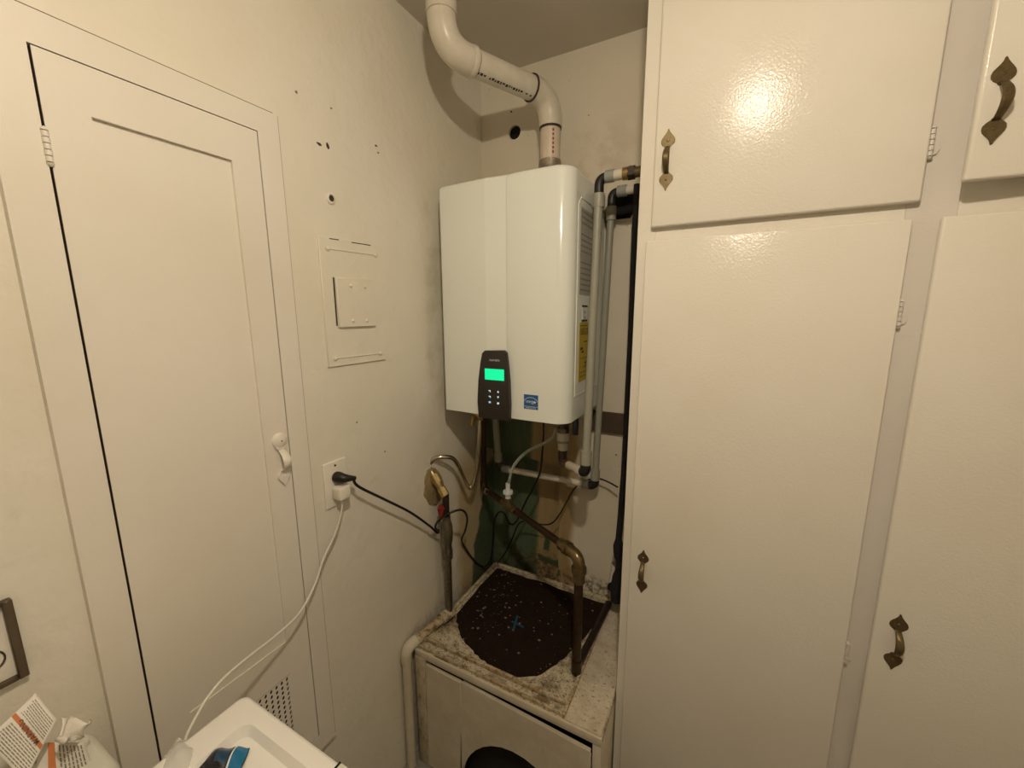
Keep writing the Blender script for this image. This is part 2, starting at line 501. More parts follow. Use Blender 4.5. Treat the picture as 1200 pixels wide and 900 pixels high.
wb = tag(m.build('wall_back', M['wall_back'], smooth=0), 'alcove back wall with bare green and brown plaster under the heater', kind='structure')
m = MB(); m.lathe([(.0, .004), (.0225, .004), (.0225, .002)], (h1.x, YB+.012, h1.z), (0, -1, 0), 20)
o = m.build('wall_opening', M['void'], wb); tag(o, 'round black hole through the back wall')
m = MB(); m.box((h2.x-.041, YB+.010, h2.z-.044), (h2.x+.041, YB+.014, h2.z+.044)); o = m.build('wall_opening', M['void'], wb); tag(o, 'square black recess behind the grey pipes')
m = MB(); m.box((XR, YR, ZF), (XR+.08, YB+.1, ZC)); tag(m.build('wall_right', M['paint_trim']), 'plain cream wall at the end of the cabinets', kind='structure')
m = MB(); m.box((XL-.1, YR-.08, ZF), (XR+.1, YR, ZC)); tag(m.build('wall_rear', M['paint_trim']), 'plain cream wall behind the viewer', kind='structure')

# marks on the left wall
def blotch(px, py, r, name, mat, parent, plane='x', asp=1.0, n=9, rot=0, lab=None):
    p = atX(px, py, XL) if plane == 'x' else atY(px, py, YB)
    m = MB(); poly = []
    for i in range(n):
        a = 2*math.pi*i/n; rr = r*random.uniform(.65, 1.2)
        u, v = math.cos(a)*rr, math.sin(a)*rr*asp
        poly.append((u*math.cos(rot)-v*math.sin(rot), u*math.sin(rot)+v*math.cos(rot)))
    if plane == 'x': m.prism(poly, p, (0, 1, 0), (0, 0, 1), (1, 0, 0), .0012)
    else: m.prism(poly, p, (1, 0, 0), (0, 0, 1), (0, -1, 0), .0012)
    o = m.build(name, mat, parent, smooth=0)
    if lab: tag(o, lab)
    return o
for px, py, r, a, rt in [(374, 169, .011, .45, -.2), (384, 171, .010, .6, -1.0), (388, 235, .011, .8, .6), (440.5, 171, .006, .6, 0), (443, 179, .005, .6, 0), (347, 108, .004, 1, 0), (388, 127, .004, .7, 0), (298, 199, .004, .5, 0), (418, 495, .004, .8, 0), (451, 529, .005, .6, 0)]:
    blotch(px, py, r*.75, 'paint_chip', M['chip'] if r > .0055 else M['ink_grey'], wl, asp=a, rot=rt)
for px, py, r in [(599, 131, .006), (690, 135, .004), (640, 660, .006), (713, 690, .008), (722, 533, .006)]:
    blotch(px, py, r*.7, 'paint_chip', M['chip'], wb, plane='y', asp=.6)
p = atX(387, 233, XL)
m = MB(); m.lathe([(.013, 0), (.013, .003), (.009, .005), (.0085, .002), (.0, .002)], p, (1, 0, 0), 14); m.build('screw_anchor', M['wall_left'], wl)
m = MB(); m.lathe([(0, .0032), (.007, .0030), (.0072, .0005)], p+Vector((0, .002, .001)), (1, 0, 0), 9); m.build('anchor_bore', M['chip'], wl)

# ------------------------------------------------------------------ closet door and casing on the left wall
CY0, CY1, CZ1, CZ0 = .195*S, .6005*S, .416*S, -1.15*S
XP = XL+.015
tr = thing('trim_1', 'flat cream casing boards around the narrow closet door', None, (XL, (CY0+CY1)/2, CZ0), kind='structure')
for nm, c0, c1 in [('casing_board', (XL-.002, CY0, CZ0), (XP, DY0-.0014, CZ1)), ('casing_board', (XL-.002, DY1+.001, CZ0), (XP, CY1, CZ1)),
                   ('casing_board', (XL-.002, DY0-.0014, DZ1+.0016), (XP, DY1+.001, CZ1)), ('casing_board', (XL-.002, DY0-.0014, CZ0), (XP, DY1+.001, DZ0-.002))]:
    m = MB(); m.box(c0, c1); m.build(nm, M['paint_trim'], tr, smooth=30)
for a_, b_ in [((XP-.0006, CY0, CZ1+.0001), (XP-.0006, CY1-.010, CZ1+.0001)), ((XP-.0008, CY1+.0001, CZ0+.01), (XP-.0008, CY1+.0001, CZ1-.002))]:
    m = MB(); m.tube([a_, b_], .0010, 6); m.build('casing_edge_line', M['crack'] if a_[2] == b_[2] else M['seam'], tr)  # top line is a caulk crack; side line paints in shade where the casing ends
dr = thing('door_1', 'narrow cream closet door with one long recessed panel', None, (XL, (DY0+DY1)/2, DZ0), kind='structure')
PY0, PY1, PZ1, PZ0 = .299*S, .498*S, .297*S, -.772*S
dx0, dx1 = XL-.02, XP-.001
d0, d1 = DY0+.0022, DY1-.0008
for nm, y0, y1, z0, z1 in [('stile', d0, PY0, DZ0, DZ1), ('stile', PY1, d1, DZ0, DZ1), ('rail', PY0, PY1, PZ1, DZ1)]:
    m = MB(); m.box((dx0, y0, z0), (dx1, y1, z1)); m.build(nm, M['paint_trim'], dr)
GZ1, GZ0, GY1, GY0 = -.861*S, -1.05*S, .5075*S, .315*S
for nm, y0, y1, z0, z1 in [('rail', PY0, PY1, GZ1, PZ0), ('rail', PY0, PY1, DZ0, GZ0)]:
    m = MB(); m.box((dx0, y0, z0), (dx1, y1, z1)); m.build(nm, M['paint_trim'], dr)
for c0, c1 in [((dx0, d0-.0006, DZ0), (dx1-.0005, d0+.0004, DZ1)), ((dx0, d0, DZ1-.0002), (dx1-.0005, d1, DZ1+.0006)), ((dx0, d1-.0002, DZ0), (dx1-.0005, d1+.0006, DZ1))]:  # dark strips paint in the shade of the gaps round the door
    m = MB(); m.box(c0, c1); o = m.build('gap_shade_strip', M['wood_and_gap_dark'], dr); tag(o, 'dark strip standing in for shade in the door gap')
m = MB(); m.box((dx0, PY0-.004, PZ0-.004), (dx1-.0065, PY1+.004, PZ1+.004))
for v in m.bm.verts:
    if v.co.x > dx0+.005 and v.co.z < 0: v.co.x += .0038
m.build('inset_panel', M['paint_trim'], dr)
# perforated vent: plate with rows of slanted slots
m = MB()
gy, gz = 15, 14
cy_, cz_ = (GY1-GY0)/gy, (GZ1-GZ0)/gz
xg = dx1+.0006
for i in range(gy):
    for j in range(gz):
        y0, z0 = GY0+i*cy_, GZ0+j*cz_
        O4 = [(y0, z0), (y0+cy_, z0), (y0+cy_, z0+cz_), (y0, z0+cz_)]
        cc = (y0+cy_/2, z0+cz_/2); q = []
        for a in range(8):
            t_ = 2*math.pi*(a+.5)/8
            u, v = math.cos(t_)*cy_*.22, math.sin(t_)*cz_*.30
            q.append((cc[0]+u, cc[1]+v+u*.5))
        V = lambda p: m.bm.verts.new((xg, p[0], p[1]))
        o4 = [V(p) for p in O4]; i8 = [V(p) for p in q]
        order = {0: 5, 1: 7, 2: 1, 3: 3}
        # each side: corner k to corner k+1 with the matching inner octagon points
        inner = {0: [4, 5, 6], 1: [6, 7, 0], 2: [0, 1, 2], 3: [2, 3, 4]}
        for s_ in range(4):
            A, B = o4[s_], o4[(s_+1) % 4]
            c3 = inner[s_]
            m.bm.faces.new((A, B, i8[c3[2]], i8[c3[1]], i8[c3[0]]))
bmesh.ops.remove_doubles(m.bm, verts=m.bm.verts[:], dist=1e-5)
o = m.build('vent_grille', M['paint_trim'], dr, smooth=0); tag(o, 'perforated vent plate low on the door')
m = MB(); m.box((dx0-.004, GY0, GZ0), (dx0+.004, GY1, GZ1)); m.build('vent_cavity', M['void'], dr)

def hinge(mb, org, axis, out, side, L=.06, r=.0045):
    """barrel hinge: knuckles along axis, leaf towards side"""
    org, axis, out, side = Vector(org), Vector(axis), Vector(out), Vector(side)
    n = 5
    for i in range(n):
        a = org+axis*(-L/2+L*i/n+.0006); b = org+axis*(-L/2+L*(i+1)/n-.0006)
        mb.tube([a+out*r, b+out*r], r*(1.0 if i % 2 else .93), 10)
    mb.lathe([(0, 0), (r*1.05, .001), (r*.8, .004), (0, .0065)], org+axis*(L/2)+out*r, axis, 10)
    mb.lathe([(0, 0), (r*1.05, .001), (r*.8, .004), (0, .0065)], org-axis*(L/2)+out*r, -axis, 10)
    pl = [(-.001, -L/2), (.010, -L/2+.004), (.013, -L/4), (.013, L/4), (.010, L/2-.004), (-.001, L/2)]
    mb.prism(pl, org, side, axis, out, .0022)

def pull(mb, org, u, v, w, L=.127, sc=1.0, th=.0025):
    """colonial cabinet pull: two spade plates and an arched grip; v up, w out"""
    org, u, v, w = Vector(org), Vector(u), Vector(v), Vector(w)
    half = [(0.0, 1.0), (.045, .97), (.065, .88), (.10, .78), (.17, .68), (.29, .58), (.40, .45), (.45, .30), (.43, .15), (.33, .03), (.18, -.05), (.13, -.16)]
    h = L*.27
    outl = [(a*h*.95, b*h) for a, b in half] + [(-a*h*.95, b*h) for a, b in half[::-1][:-1]]
    top = org+v*(L/2-h)
    mb.prism(outl, top, u, v, w, th, .0008, 1)
    mb.prism(outl, org-v*(L/2-h), u, -v, w, th, .0008, 1)
    for sg in (1, -1):
        mb.lathe([(0, .0038), (.0022, .0036), (.0035, .0022)], org+v*sg*(L/2-h*.70)+w*(th-.0025), w, 10)
    z0 = L/2-h*1.02
    n = 14; rows = []
    for i in range(n+1):
        t_ = i/n; zz = z0*(1-2*t_)
        o_ = .0015+.024*math.sin(math.pi*t_)**.75
        wd = (.0050+.0024*math.sin(math.pi*t_))*sc
        tn = .0016
        c = org+v*zz+w*o_
        d = (v*-1).copy()
        nrm = Vector(w)
        rows.append([mb.bm.verts.new(c+u*wd*sx+nrm*sy) for sx, sy in ((-1, -tn), (-.6, tn), (.6, tn), (1, -tn))])
    for A, B in zip(rows, rows[1:]):
        for q in range(4):
            mb.bm.faces.new((A[q], A[(q+1) % 4], B[(q+1) % 4], B[q]))
    mb.bm.faces.new(rows[0]); mb.bm.faces.new(rows[-1][::-1])

# painted hinge, pull and latch on the closet door
a = atX(51, 153, XP); b = atX(57, 190, XP)
m = MB(); hinge(m, ((XP-.003), DY0, (a.z+b.z)/2), (0, 0, 1), (1, 0, 0), (0, 1, 0), abs(a.z-b.z), .0042); o = m.build('hinge', M['paint_trim'], dr)
m = MB(); m.lathe([(.0175, -.002), (.0175, .003), (.0145, .0065), (.009, .0075), (.004, .009), (0, .0092)], (dx1, .532*S, -.327*S+.046), (1, 0, 0), 18); m.build('handle_rosette', M['paint_trim'], dr)
m = MB(); m.lathe([(.0016, .0), (.0016, .0098), (0, .0098)], (dx1, .532*S, -.327*S+.046), (1, 0, 0), 8); m.build('screw', M['chip'], dr)
m = MB(); pull(m, (dx1, .532*S, -.327*S), (0, 1, 0), (0, 0, 1), (1, 0, 0), .118, 1.3, .006); o = m.build('pull_handle', M['paint_trim'], dr); tag(o, 'pull handle painted over in cream')

# ------------------------------------------------------------------ electrical panel cover, outlet, framed box on the left wall
def wl_pt(px, py, off=0): return atX(px, py, XL+off)
q = [wl_pt(*p) for p in [(372, 276), (441, 289), (453, 420), (383, 432)]]
yy0 = (q[0].y+q[3].y)/2; yy1 = (q[1].y+q[2].y)/2; zz1 = q[0].z; zz0 = (q[2].z+q[3].z)/2
ep = thing('breaker_panel', 'painted-over breaker panel cover with small square door on left wall', 'breaker panel', (XL, (yy0+yy1)/2, zz0))
m = MB(); m.box((XL-.004, yy0, zz0), (XL+.0055, yy1, zz1), .0015, 1); m.build('cover_plate', M['wall_left'], ep)
e = [wl_pt(*p, .008) for p in [(392, 327), (437, 327), (439, 382), (397, 384)]]
ey0, ey1, ez0, ez1 = (e[0].y+e[3].y)/2, (e[1].y+e[2].y)/2, (e[2].z+e[3].z)/2, (e[0].z+e[1].z)/2
m = MB(); m.box((XL+.003, ey0, ez0), (XL+.0135, ey1, ez1), .0015, 1); ed = m.build('small_door', M['wall_left'], ep)
m = MB(); m.box((XL+.0045, ey0-.004, ez0+.004), (XL+.0062, ey0, ez1)); m.build('door_gap', M['chip'], ed)
for i, (fy, fz) in enumerate([(.35, .85), (.72, .85), (.35, .13), (.72, .13)]):
    m = MB(); m.lathe([(.005, 0), (.0048, .002), (.003, .0035), (0, .004)], (XL+.0132, ey0+fy*(ey1-ey0), ez0+fz*(ez1-ez0)), (1, 0, 0), 10); m.build('screw', M['wall_left'], ed)
for (ax, ay), (bx_, by_) in [((384, 291), (440, 299)), ((393, 420), (446, 414))]:
    A, B = wl_pt(ax, ay, .0062), wl_pt(bx_, by_, .0062)
    m = MB(); m.tube([A, B], .0016, 8); m.build('ridge', M['wall_left'], ep)
    for P in (A, B):
        m = MB(); m.lathe([(.0062, -.002), (.006, .002), (.003, .004), (0, .0045)], P, (1, 0, 0), 10); m.build('screw', M['wall_left'], ep)
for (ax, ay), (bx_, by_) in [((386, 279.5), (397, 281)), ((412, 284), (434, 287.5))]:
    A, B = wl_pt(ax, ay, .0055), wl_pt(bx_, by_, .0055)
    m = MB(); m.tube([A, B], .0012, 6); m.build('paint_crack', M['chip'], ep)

oy0, oy1, oz0, oz1 = .631, .7005, -.494, -.3725
ol = thing('outlet_plate', 'cream duplex outlet cover plate beside the closet door', 'outlet', (XL, (oy0+oy1)/2, oz0))
m = MB(); m.box((XL-.001, oy0, oz0), (XL+.006, oy1, oz1), .003, 3); m.build('plate', M['plate'], ol)
zu, zd = (oz0+oz1)/2+.0195, (oz0+oz1)/2-.0195; yc = (oy0+oy1)/2
for zz in (zu, zd):
    m = MB()
    poly = [(.0165*math.cos(a), max(-.0135, min(.0135, .0165*math.sin(a)))) for a in [2*math.pi*i/24 for i in range(24)]]
    m.prism(poly, (XL+.0055, yc, zz), (0, 1, 0), (0, 0, 1), (1, 0, 0), .002); m.build('receptacle', M['plate'], ol)
for zz in (oz1-.012,):
    m = MB(); m.lathe([(.003, 0), (.0028, .0012), (0, .0016)], (XL+.0058, yc, zz), (1, 0, 0), 10); m.build('screw', M['dark_metal'], ol)

# metal framed wall box at the far left
q = [wl_pt(*p, .012) for p in [(15, 702), (35, 791)]]
fy1 = (q[0].y+q[1].y)/2; fz1 = q[0].z; fz0 = q[1].z; fy0 = fy1-.115
wbx = thing('wall_box', 'bronze metal framed wall box at the left edge of the photo', 'wall box', (XL, (fy0+fy1)/2, fz0))
b_ = .010
for c0, c1 in [((fy0, fz0), (fy0+b_, fz1)), ((fy1-b_, fz0), (fy1, fz1)), ((fy0+b_, fz1-b_*.6), (fy1-b_, fz1)), ((fy0+b_, fz0), (fy1-b_, fz0+b_*.6))]:
    m = MB(); m.box((XL, c0[0], c0[1]), (XL+.012, c1[0], c1[1]), .0012, 1); m.build('frame_bar', M['frame_metal'], wbx)
m = MB(); m.box((XL, fy0+b_, fz0+b_*.6), (XL+.003, fy1-b_, fz1-b_*.6)); m.build('back_plate', M['paint_trim'], wbx)
rc = wl_pt(-10, 776, .004)
m = MB(); m.tube([rc+Vector((0, math.cos(a)*.012, math.sin(a)*.014)) for a in [2*math.pi*i/20 for i in range(21)]], .0012, 6); m.build('ring', M['frame_metal'], wbx)

# ------------------------------------------------------------------ built-in cabinet
CX0 = -.205
cab = thing('built_in_cabinet', 'tall cream built-in cabinet with four overlay doors and brass pulls', 'cabinet', (.4, YC+.1, ZF))
FT = .02
XE = XR-.002
def cbox(name, c0, c1, mat, par, bev=.0012, seg=1):
    m = MB(); m.box(c0, c1, bev, seg); return m.build(name, mat, par, smooth=30)
cbox('side_panel', (CX0, YC+.001, ZF+.002), (CX0+.018, YB-.002, ZC-.002), M['paint_frame'], cab)
cbox('stile', (CX0-.001, YC, ZF+.002), (-.165, YC+FT, ZC-.002), M['paint_cab'], cab)
cbox('stile', (.275, YC, ZF+.002), (.345, YC+FT, ZC-.002), M['paint_frame'], cab)
cbox('stile', (.765, YC, ZF+.002), (XE, YC+FT, ZC-.002), M['paint_frame'], cab)
for a0, a1 in ((-.165, .275), (.345, .765)):
    cbox('rail', (a0, YC+.0002, .13), (a1, YC+FT, .25), M['paint_cab'], cab)
    cbox('rail', (a0, YC+.0002, .77), (a1, YC+FT, ZC-.002), M['paint_cab'], cab)
    cbox('rail', (a0, YC+.0002, ZF+.002), (a1, YC+FT, ZF+.12), M['paint_cab'], cab)
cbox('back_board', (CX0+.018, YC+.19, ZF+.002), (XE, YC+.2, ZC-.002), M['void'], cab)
DT = .016
yf = YC-.001
def cab_door(x0, x1, z0, z1, y1=yf, rot=None, piv=None, bev=.005):
    m = MB(); m.box((x0, y1-DT, z0), (x1, y1, z1), bev, 3, rot, piv)
    return m.build('door', M['paint_cab'], cab, smooth=50)
sY = YC-DT   # plane of door faces
A = atY(762.5, 267, sY); B = atY(1079.5, 236, sY)
d_ul = cab_door(A.x, B.x, (A.z+B.z)/2, .80); tag(d_ul, 'upper left door with small brass pull')
A2 = atY(757, 281, sY); B2 = atY(1070, 259, sY)
d_ll = cab_door(A2.x, B2.x, ZF+.09, (A2.z+B2.z)/2, bev=.003); tag(d_ll, 'tall lower left door')
A3 = atY(1105, 256, sY)
d_lr = cab_door(A3.x, .80, ZF+.09, (A2.z+B2.z)/2, bev=.004); tag(d_lr, 'tall lower right door')
# upper right door hangs open a little on its right-hand hinges
ang = math.radians(-4.2)
R_ = Matrix.Rotation(-ang, 3, 'Z')
d_ur = cab_door(.327, .80, .2135, .80, rot=R_, piv=(.80, yf, 0)); tag(d_ur, 'upper right door hanging slightly open')
def place_pull(door, px, py, y, L=.127, rot=None):
    P = atY(px, py, y); P.y = y
    m = MB()
    if rot is None: pull(m, P, (1, 0, 0), (0, 0, 1), (0, -1, 0), L)
    else: pull(m, P, rot @ Vector((1, 0, 0)), (0, 0, 1), rot @ Vector((0, -1, 0)), L)
    return m.build('pull', M['brass_dark'], door)
place_pull(d_ul, 781.8, 188, sY+.0005, .128)
place_pull(d_ll, 753, 669.5, sY+.0005, .126)
place_pull(d_lr, 1049.5, 752, sY+.0005, .131)
fo = Vector((.80, yf, 0)) + R_ @ Vector((-.4, -DT, 0)); fn = R_ @ Vector((0, -1, 0))
d_ = ray(1170, 119); P_ = d_*(fo.dot(fn)/d_.dot(fn))
m = MB(); pull(m, P_-fn*.0004, R_ @ Vector((1, 0, 0)), (0, 0, 1), fn, .127); m.build('pull', M['brass_dark'], d_ur)
for dd, px, py, L_ in [(d_ul, 1095, 168, .062), (d_ll, 1060, 368, .062), (d_ll, 996, 764, .062)]:
    P = atY(px, py, YC); P.y = YC
    edge = B.x if dd is d_ul else B2.x
    m = MB(); hinge(m, (edge+.004, YC-.001, P.z), (0, 0, 1), (0, -1, 0), (1, 0, 0), L_*.72, .0048); m.build('hinge', M['paint_frame'], dd)

# ------------------------------------------------------------------ tankless water heater
HX0, HX1, HY, HYB, HZ0, HZ1 = -.827, -.386, 1.066, 1.395, -.318, .390
wh = thing('tankless_water_heater', 'white wall-hung tankless water heater with green lit control panel', 'water heater', ((HX0+HX1)/2, (HY+HYB)/2, HZ0))
prof = []
def rnd(cx, cy, r, a0, a1, n=8):
    return [(cx+r*math.cos(math.radians(a0+(a1-a0)*i/n)), cy+r*math.sin(math.radians(a0+(a1-a0)*i/n))) for i in range(n+1)]
SEAM = -.584
prof += [(HX0, HYB)]
prof += rnd(HX0+.013, HY+.023, .013, 180, 262, 6)
prof += [(-.75, HY+.0065), (-.69, HY+.003)]
prof += rnd(-.652, HY+.0105, .010, 262, 285, 4)
prof += [(-.62, HY+.005), (SEAM-.006, HY+.0075), (SEAM-.002, HY+.0085), (SEAM, HY+.0125), (SEAM+.002, HY+.0085)]
prof += [(SEAM+.02, HY+.0055), (-.52, HY+.003), (-.46, HY+.003)]
prof += rnd(HX1-.046, HY+.049, .046, 273, 360, 12)
prof += [(HX1, HYB)]
m = MB(); bm = m.bm
cxm, cym = (HX0+HX1)/2, (HY+HYB)/2
rb = .014
def ring(z, ins):
    out = []
    for x, y in prof:
        sx = (abs(x-cxm)-ins)/abs(x-cxm) if abs(x-cxm) > .05 else 1-ins/.22
        out.append(bm.verts.new((cxm+(x-cxm)*sx, y+(ins if y < cym else 0), z)))
    return out
rings = []
for i in range(5):
    a = math.pi/2*i/4; rings.append(ring(HZ0+rb*(1-math.sin(a)), rb*(1-math.cos(a)) if 0 else rb*(1-math.sin(a+0))*0+rb*(1-math.cos(math.pi/2-a))))
for i in range(5):
    a = math.pi/2*i/4; rings.append(ring(HZ1-rb*(1-math.cos(a))*0-rb+rb*math.sin(a), rb*(1-math.cos(a))))
npf = len(prof)
for Aq, Bq in zip(rings, rings[1:]):
    for i in range(npf):
        bm.faces.new((Aq[i], Aq[(i+1) % npf], Bq[(i+1) % npf], Bq[i]))
bm.faces.new(rings[0][::-1]); bm.faces.new(rings[-1])
m.build('casing', M['heater'], wh, smooth=28)
# control panel
Pc = lambda px, py: atY(px, py, HY)
cpts = [(569.5, 410.5), (591, 410.5), (594, 413.5), (595.5, 425), (597.5, 447), (598.5, 475), (598, 493), (562.5, 488.5), (561.5, 470), (562.5, 445), (565, 424), (566.5, 413.5)]
P0 = Pc(580, 450); P0.y = HY+.006
poly = [((Pc(*p).x-P0.x), (Pc(*p).z-P0.z)) for p in cpts]
m = MB(); m.prism(poly, P0, (1, 0, 0), (0, 0, 1), (0, -1, 0), .016, .003, 2); cp = m.build('control_panel', M['dark_plastic'], wh, smooth=35)
FY = P0.y-.016
def fbox(px0, py0, px1, py1, name, mat, par, y=FY, th=.001, bev=0):
    a_, b2 = atY(px0, py0, y), atY(px1, py1, y)
    m = MB(); m.box((a_.x, y-th, a_.z), (b2.x, y+.001, b2.z), bev, 1); return m.build(name, mat, par, smooth=30)
fbox(568.2, 431.7, 590.8, 446.4, 'screen', M['screen'], cp)
def text_mesh(body, org, u, v, height, name, mat, par, center=True, thick=.0004, width=None):
    cu = bpy.data.curves.new(name, 'FONT'); cu.body = body; cu.size = 1.0; cu.extrude = 0
    if center: cu.align_x = 'CENTER'; cu.align_y = 'CENTER'
    ob = bpy.data.objects.new(name, cu); COL.objects.link(ob)
    dg = bpy.context.evaluated_depsgraph_get()
    me = bpy.data.meshes.new_from_object(ob.evaluated_get(dg))
    bpy.data.objects.remove(ob)
    u, v = Vector(u), Vector(v); w_ = u.cross(v)
    xs = [q.co.x for q in me.vertices]; ys = [q.co.y for q in me.vertices]
    sy = height/(max(ys)-min(ys)); sx = sy if width is None else width/(max(xs)-min(xs))
    bs = wloc(par)
    mx, my = (max(xs)+min(xs))/2, (max(ys)+min(ys))/2
    for q in me.vertices:
        q.co = Vector(org)+ORG+u*((q.co.x-mx)*sx)+v*((q.co.y-my)*sy)+w_*thick - bs
    me.materials.clear(); me.materials.append(mat)
    o = bpy.data.objects.new(name, me); COL.objects.link(o); o.parent = par
    return o
T0 = atY(579.5, 422.2, FY)
text_mesh('NAVIEN', T0, (1, 0, 0), (0, 0, 1), .0062, 'brand_lettering', M['sticker_white'], cp, width=.034)
for i, (px, py) in enumerate([(573.8, 458.3), (583.7, 459.0), (574, 465), (583.7, 465.7), (574, 471.3), (583.7, 472.7)]):
    c_ = atY(px, py, FY); r_ = .0042
    m = MB()
    if i == 1: poly = [(-1, -.9), (1, -.9), (0, 1)]
    elif i == 3: poly = [(-1, .9), (0, -1), (1, .9)]
    elif i in (0, 2): poly = [(-1.1, .8), (.9, .8), (.9, -.9), (.3, -.9), (.3, .1), (-1.1, .1)]
    elif i == 4: poly = [(-1.1, -.8), (1.1, -.8), (1.1, .8), (-1.1, .8)]
    else: poly = [(math.cos(a), math.sin(a)) for a in [2*math.pi*j/12 for j in range(12)]]
    m.prism([(a*r_*.8, b*r_*.8) for a, b in poly], (c_.x, FY+.0004, c_.z), (1, 0, 0), (0, 0, 1), (0, -1, 0), .0009)
    m.build('button_icon', M['icon_blue'] if i == 4 else M['icon'], cp, smooth=0)
# blue efficiency sticker on the front
yS = HY+.0035
m = MB(); a_, b_2 = atY(613.8, 461.3, yS), atY(631.2, 481.0, yS)
m.box((a_.x, yS-.0012, b_2.z), (b_2.x, yS+.001, a_.z)); es = m.build('efficiency_sticker', M['sticker_white'], wh, smooth=0); tag(es, 'small blue and white efficiency sticker')
m = MB(); sx0, sx1, sz0, sz1 = a_.x+.0012, b_2.x-.0012, b_2.z+.0012, a_.z-.0012
m.box((sx0, yS-.0018, sz0), (sx1, yS, sz1)); m.build('blue_field', M['sticker_blue'], es, smooth=0)
cx, cz = (sx0+sx1)/2, (sz0+sz1)/2
m = MB(); m.tube([(cx+math.cos(a)*(sx1-sx0)*.47, yS-.0018, cz-.002+math.sin(a)*(sz1-sz0)*.36) for a in [math.radians(10+160*i/16) for i in range(17)]], .0007, 5); m.build('arc', M['sticker_white'], es)
text_mesh('energy', (cx-.002, yS-.0019, cz-.001), (1, 0, 0), (0, 0, 1), .010, 'script_lettering', M['sticker_white'], es, width=.026)
m = MB(); m.prism([((.0052 if j % 2 == 0 else .0023)*math.cos(math.pi/2+j*math.pi/5), (.0052 if j % 2 == 0 else .0023)*math.sin(math.pi/2+j*math.pi/5)) for j in range(10)], (cx+.0125, yS-.0017, cz+.000), (1, 0, 0), (0, 0, 1), (0, -1, 0), .0004); m.build('star', M['sticker_white'], es, smooth=0)
m = MB(); m.box((sx0+.001, yS-.002, sz0+.0075), (sx1-.001, yS-.001, sz0+.0085)); m.build('rule_line', M['sticker_white'], es, smooth=0)
text_mesh('ENERGY STAR', (cx, yS-.0019, sz0+.004), (1, 0, 0), (0, 0, 1), .004, 'small_lettering', M['sticker_white'], es, width=.032)
# right-hand side: pressed outline, rating label, yellow label
XS = HX1
sideA = atX(686.5, 235, XS); sideB = atX(674, 476, XS)
y0s = HY+.062; y1s = HYB-.03
zt, zb = .318, -.243
pth = [(XS, y1s, zt), (XS, y0s+.02, zt), (XS, y0s, zt-.02), (XS, y0s, zb), (XS, y1s, zb)]
m = MB(); m.tube(pth, .0022, 6); m.build('pressed_outline', M['heater'], wh)
m = MB(); m.box((XS-.001, y0s+.018, .055), (XS+.0008, y1s-.02, .295)); rl = m.build('rating_label', M['label_grey'], wh, smooth=0); tag(rl, 'grey printed rating label on the heater side')
for i in range(15):
    zz = .283-i*.0155
    if i in (3, 8): continue
    m = MB(); m.box((XS, y0s+.026, zz), (XS+.0012, y0s+.026+random.uniform(.10, .15), zz+.0045)); m.build('print_line', M['label_ink'], rl, smooth=0)
m = MB(); m.box((XS-.001, y0s+.052, -.020), (XS+.001, y0s+.10, .023)); ss = m.build('small_sticker', M['sticker_white'], wh, smooth=0)
m = MB(); m.box((XS, y0s+.050, .019), (XS+.0014, y0s+.102, .025)); m.build('sticker_edge', M['ink'], ss, smooth=0)
m = MB(); m.box((XS, y0s+.050, -.024), (XS+.0014, y0s+.102, -.018)); m.build('sticker_edge', M['ink'], ss, smooth=0)
for zz in (.004, -.012):
    m = MB(); m.lathe([(0, .0015), (.004, .0014), (.0042, 0)], (XS, y0s+.075, zz), (1, 0, 0), 8); m.build('symbol', M['ink_grey'], ss, smooth=0)
yl0, yl1, zl1, zl0 = y0s+.030, y0s+.15, -.026, -.205
m = MB(); m.box((XS-.001, yl0, zl0), (XS+.001, yl1, zl1)); yl = m.build('yellow_label', M['sticker_yellow'], wh, smooth=0); tag(yl, 'yellow energy consumption label with black print')
text_mesh('ENERGYGUIDE', (XS+.001, (yl0+yl1)/2-.0, zl1-.026), (0, 1, 0), (0, 0, 1), .017, 'print_lettering', M['ink'], yl, width=.112)
for zz, a0, a1, h in [(-.036, .0, .10, .002), (-.062, .01, .11, .0015), (-.085, .04, .09, .003), (-.105, .01, .035, .008), (-.115, .02, .045, .006), (-.135, .01, .10, .0015), (-.15, .05, .11, .002), (-.163, .03, .10, .0015), (-.178, .01, .08, .0015), (-.19, .01, .11, .0015)]:
    m = MB(); m.box((XS, yl0+a0+.003, zz-h/2), (XS+.0014, yl0+a1, zz+h/2)); m.build('print_line', M['ink'], yl, smooth=0)
m = MB(); m.box((XS, yl0+.062, -.165), (XS+.0015, yl0+.067, -.148)); m.build('print_line', M['ink'], yl, smooth=0)
# wall bracket behind the casing
m = MB(); m.box((HX1-.02, HYB-.001, .30), (HX1+.018, YB-.001, .345), .002, 1); m.build('wall_bracket', M['brass_dark'], wh)
m = MB(); m.box((HX0+.05, HYB-.001, HZ0+.06), (HX1-.05, YB-.001, HZ1-.06)); m.build('mounting_plate', M['dark_metal'], wh)

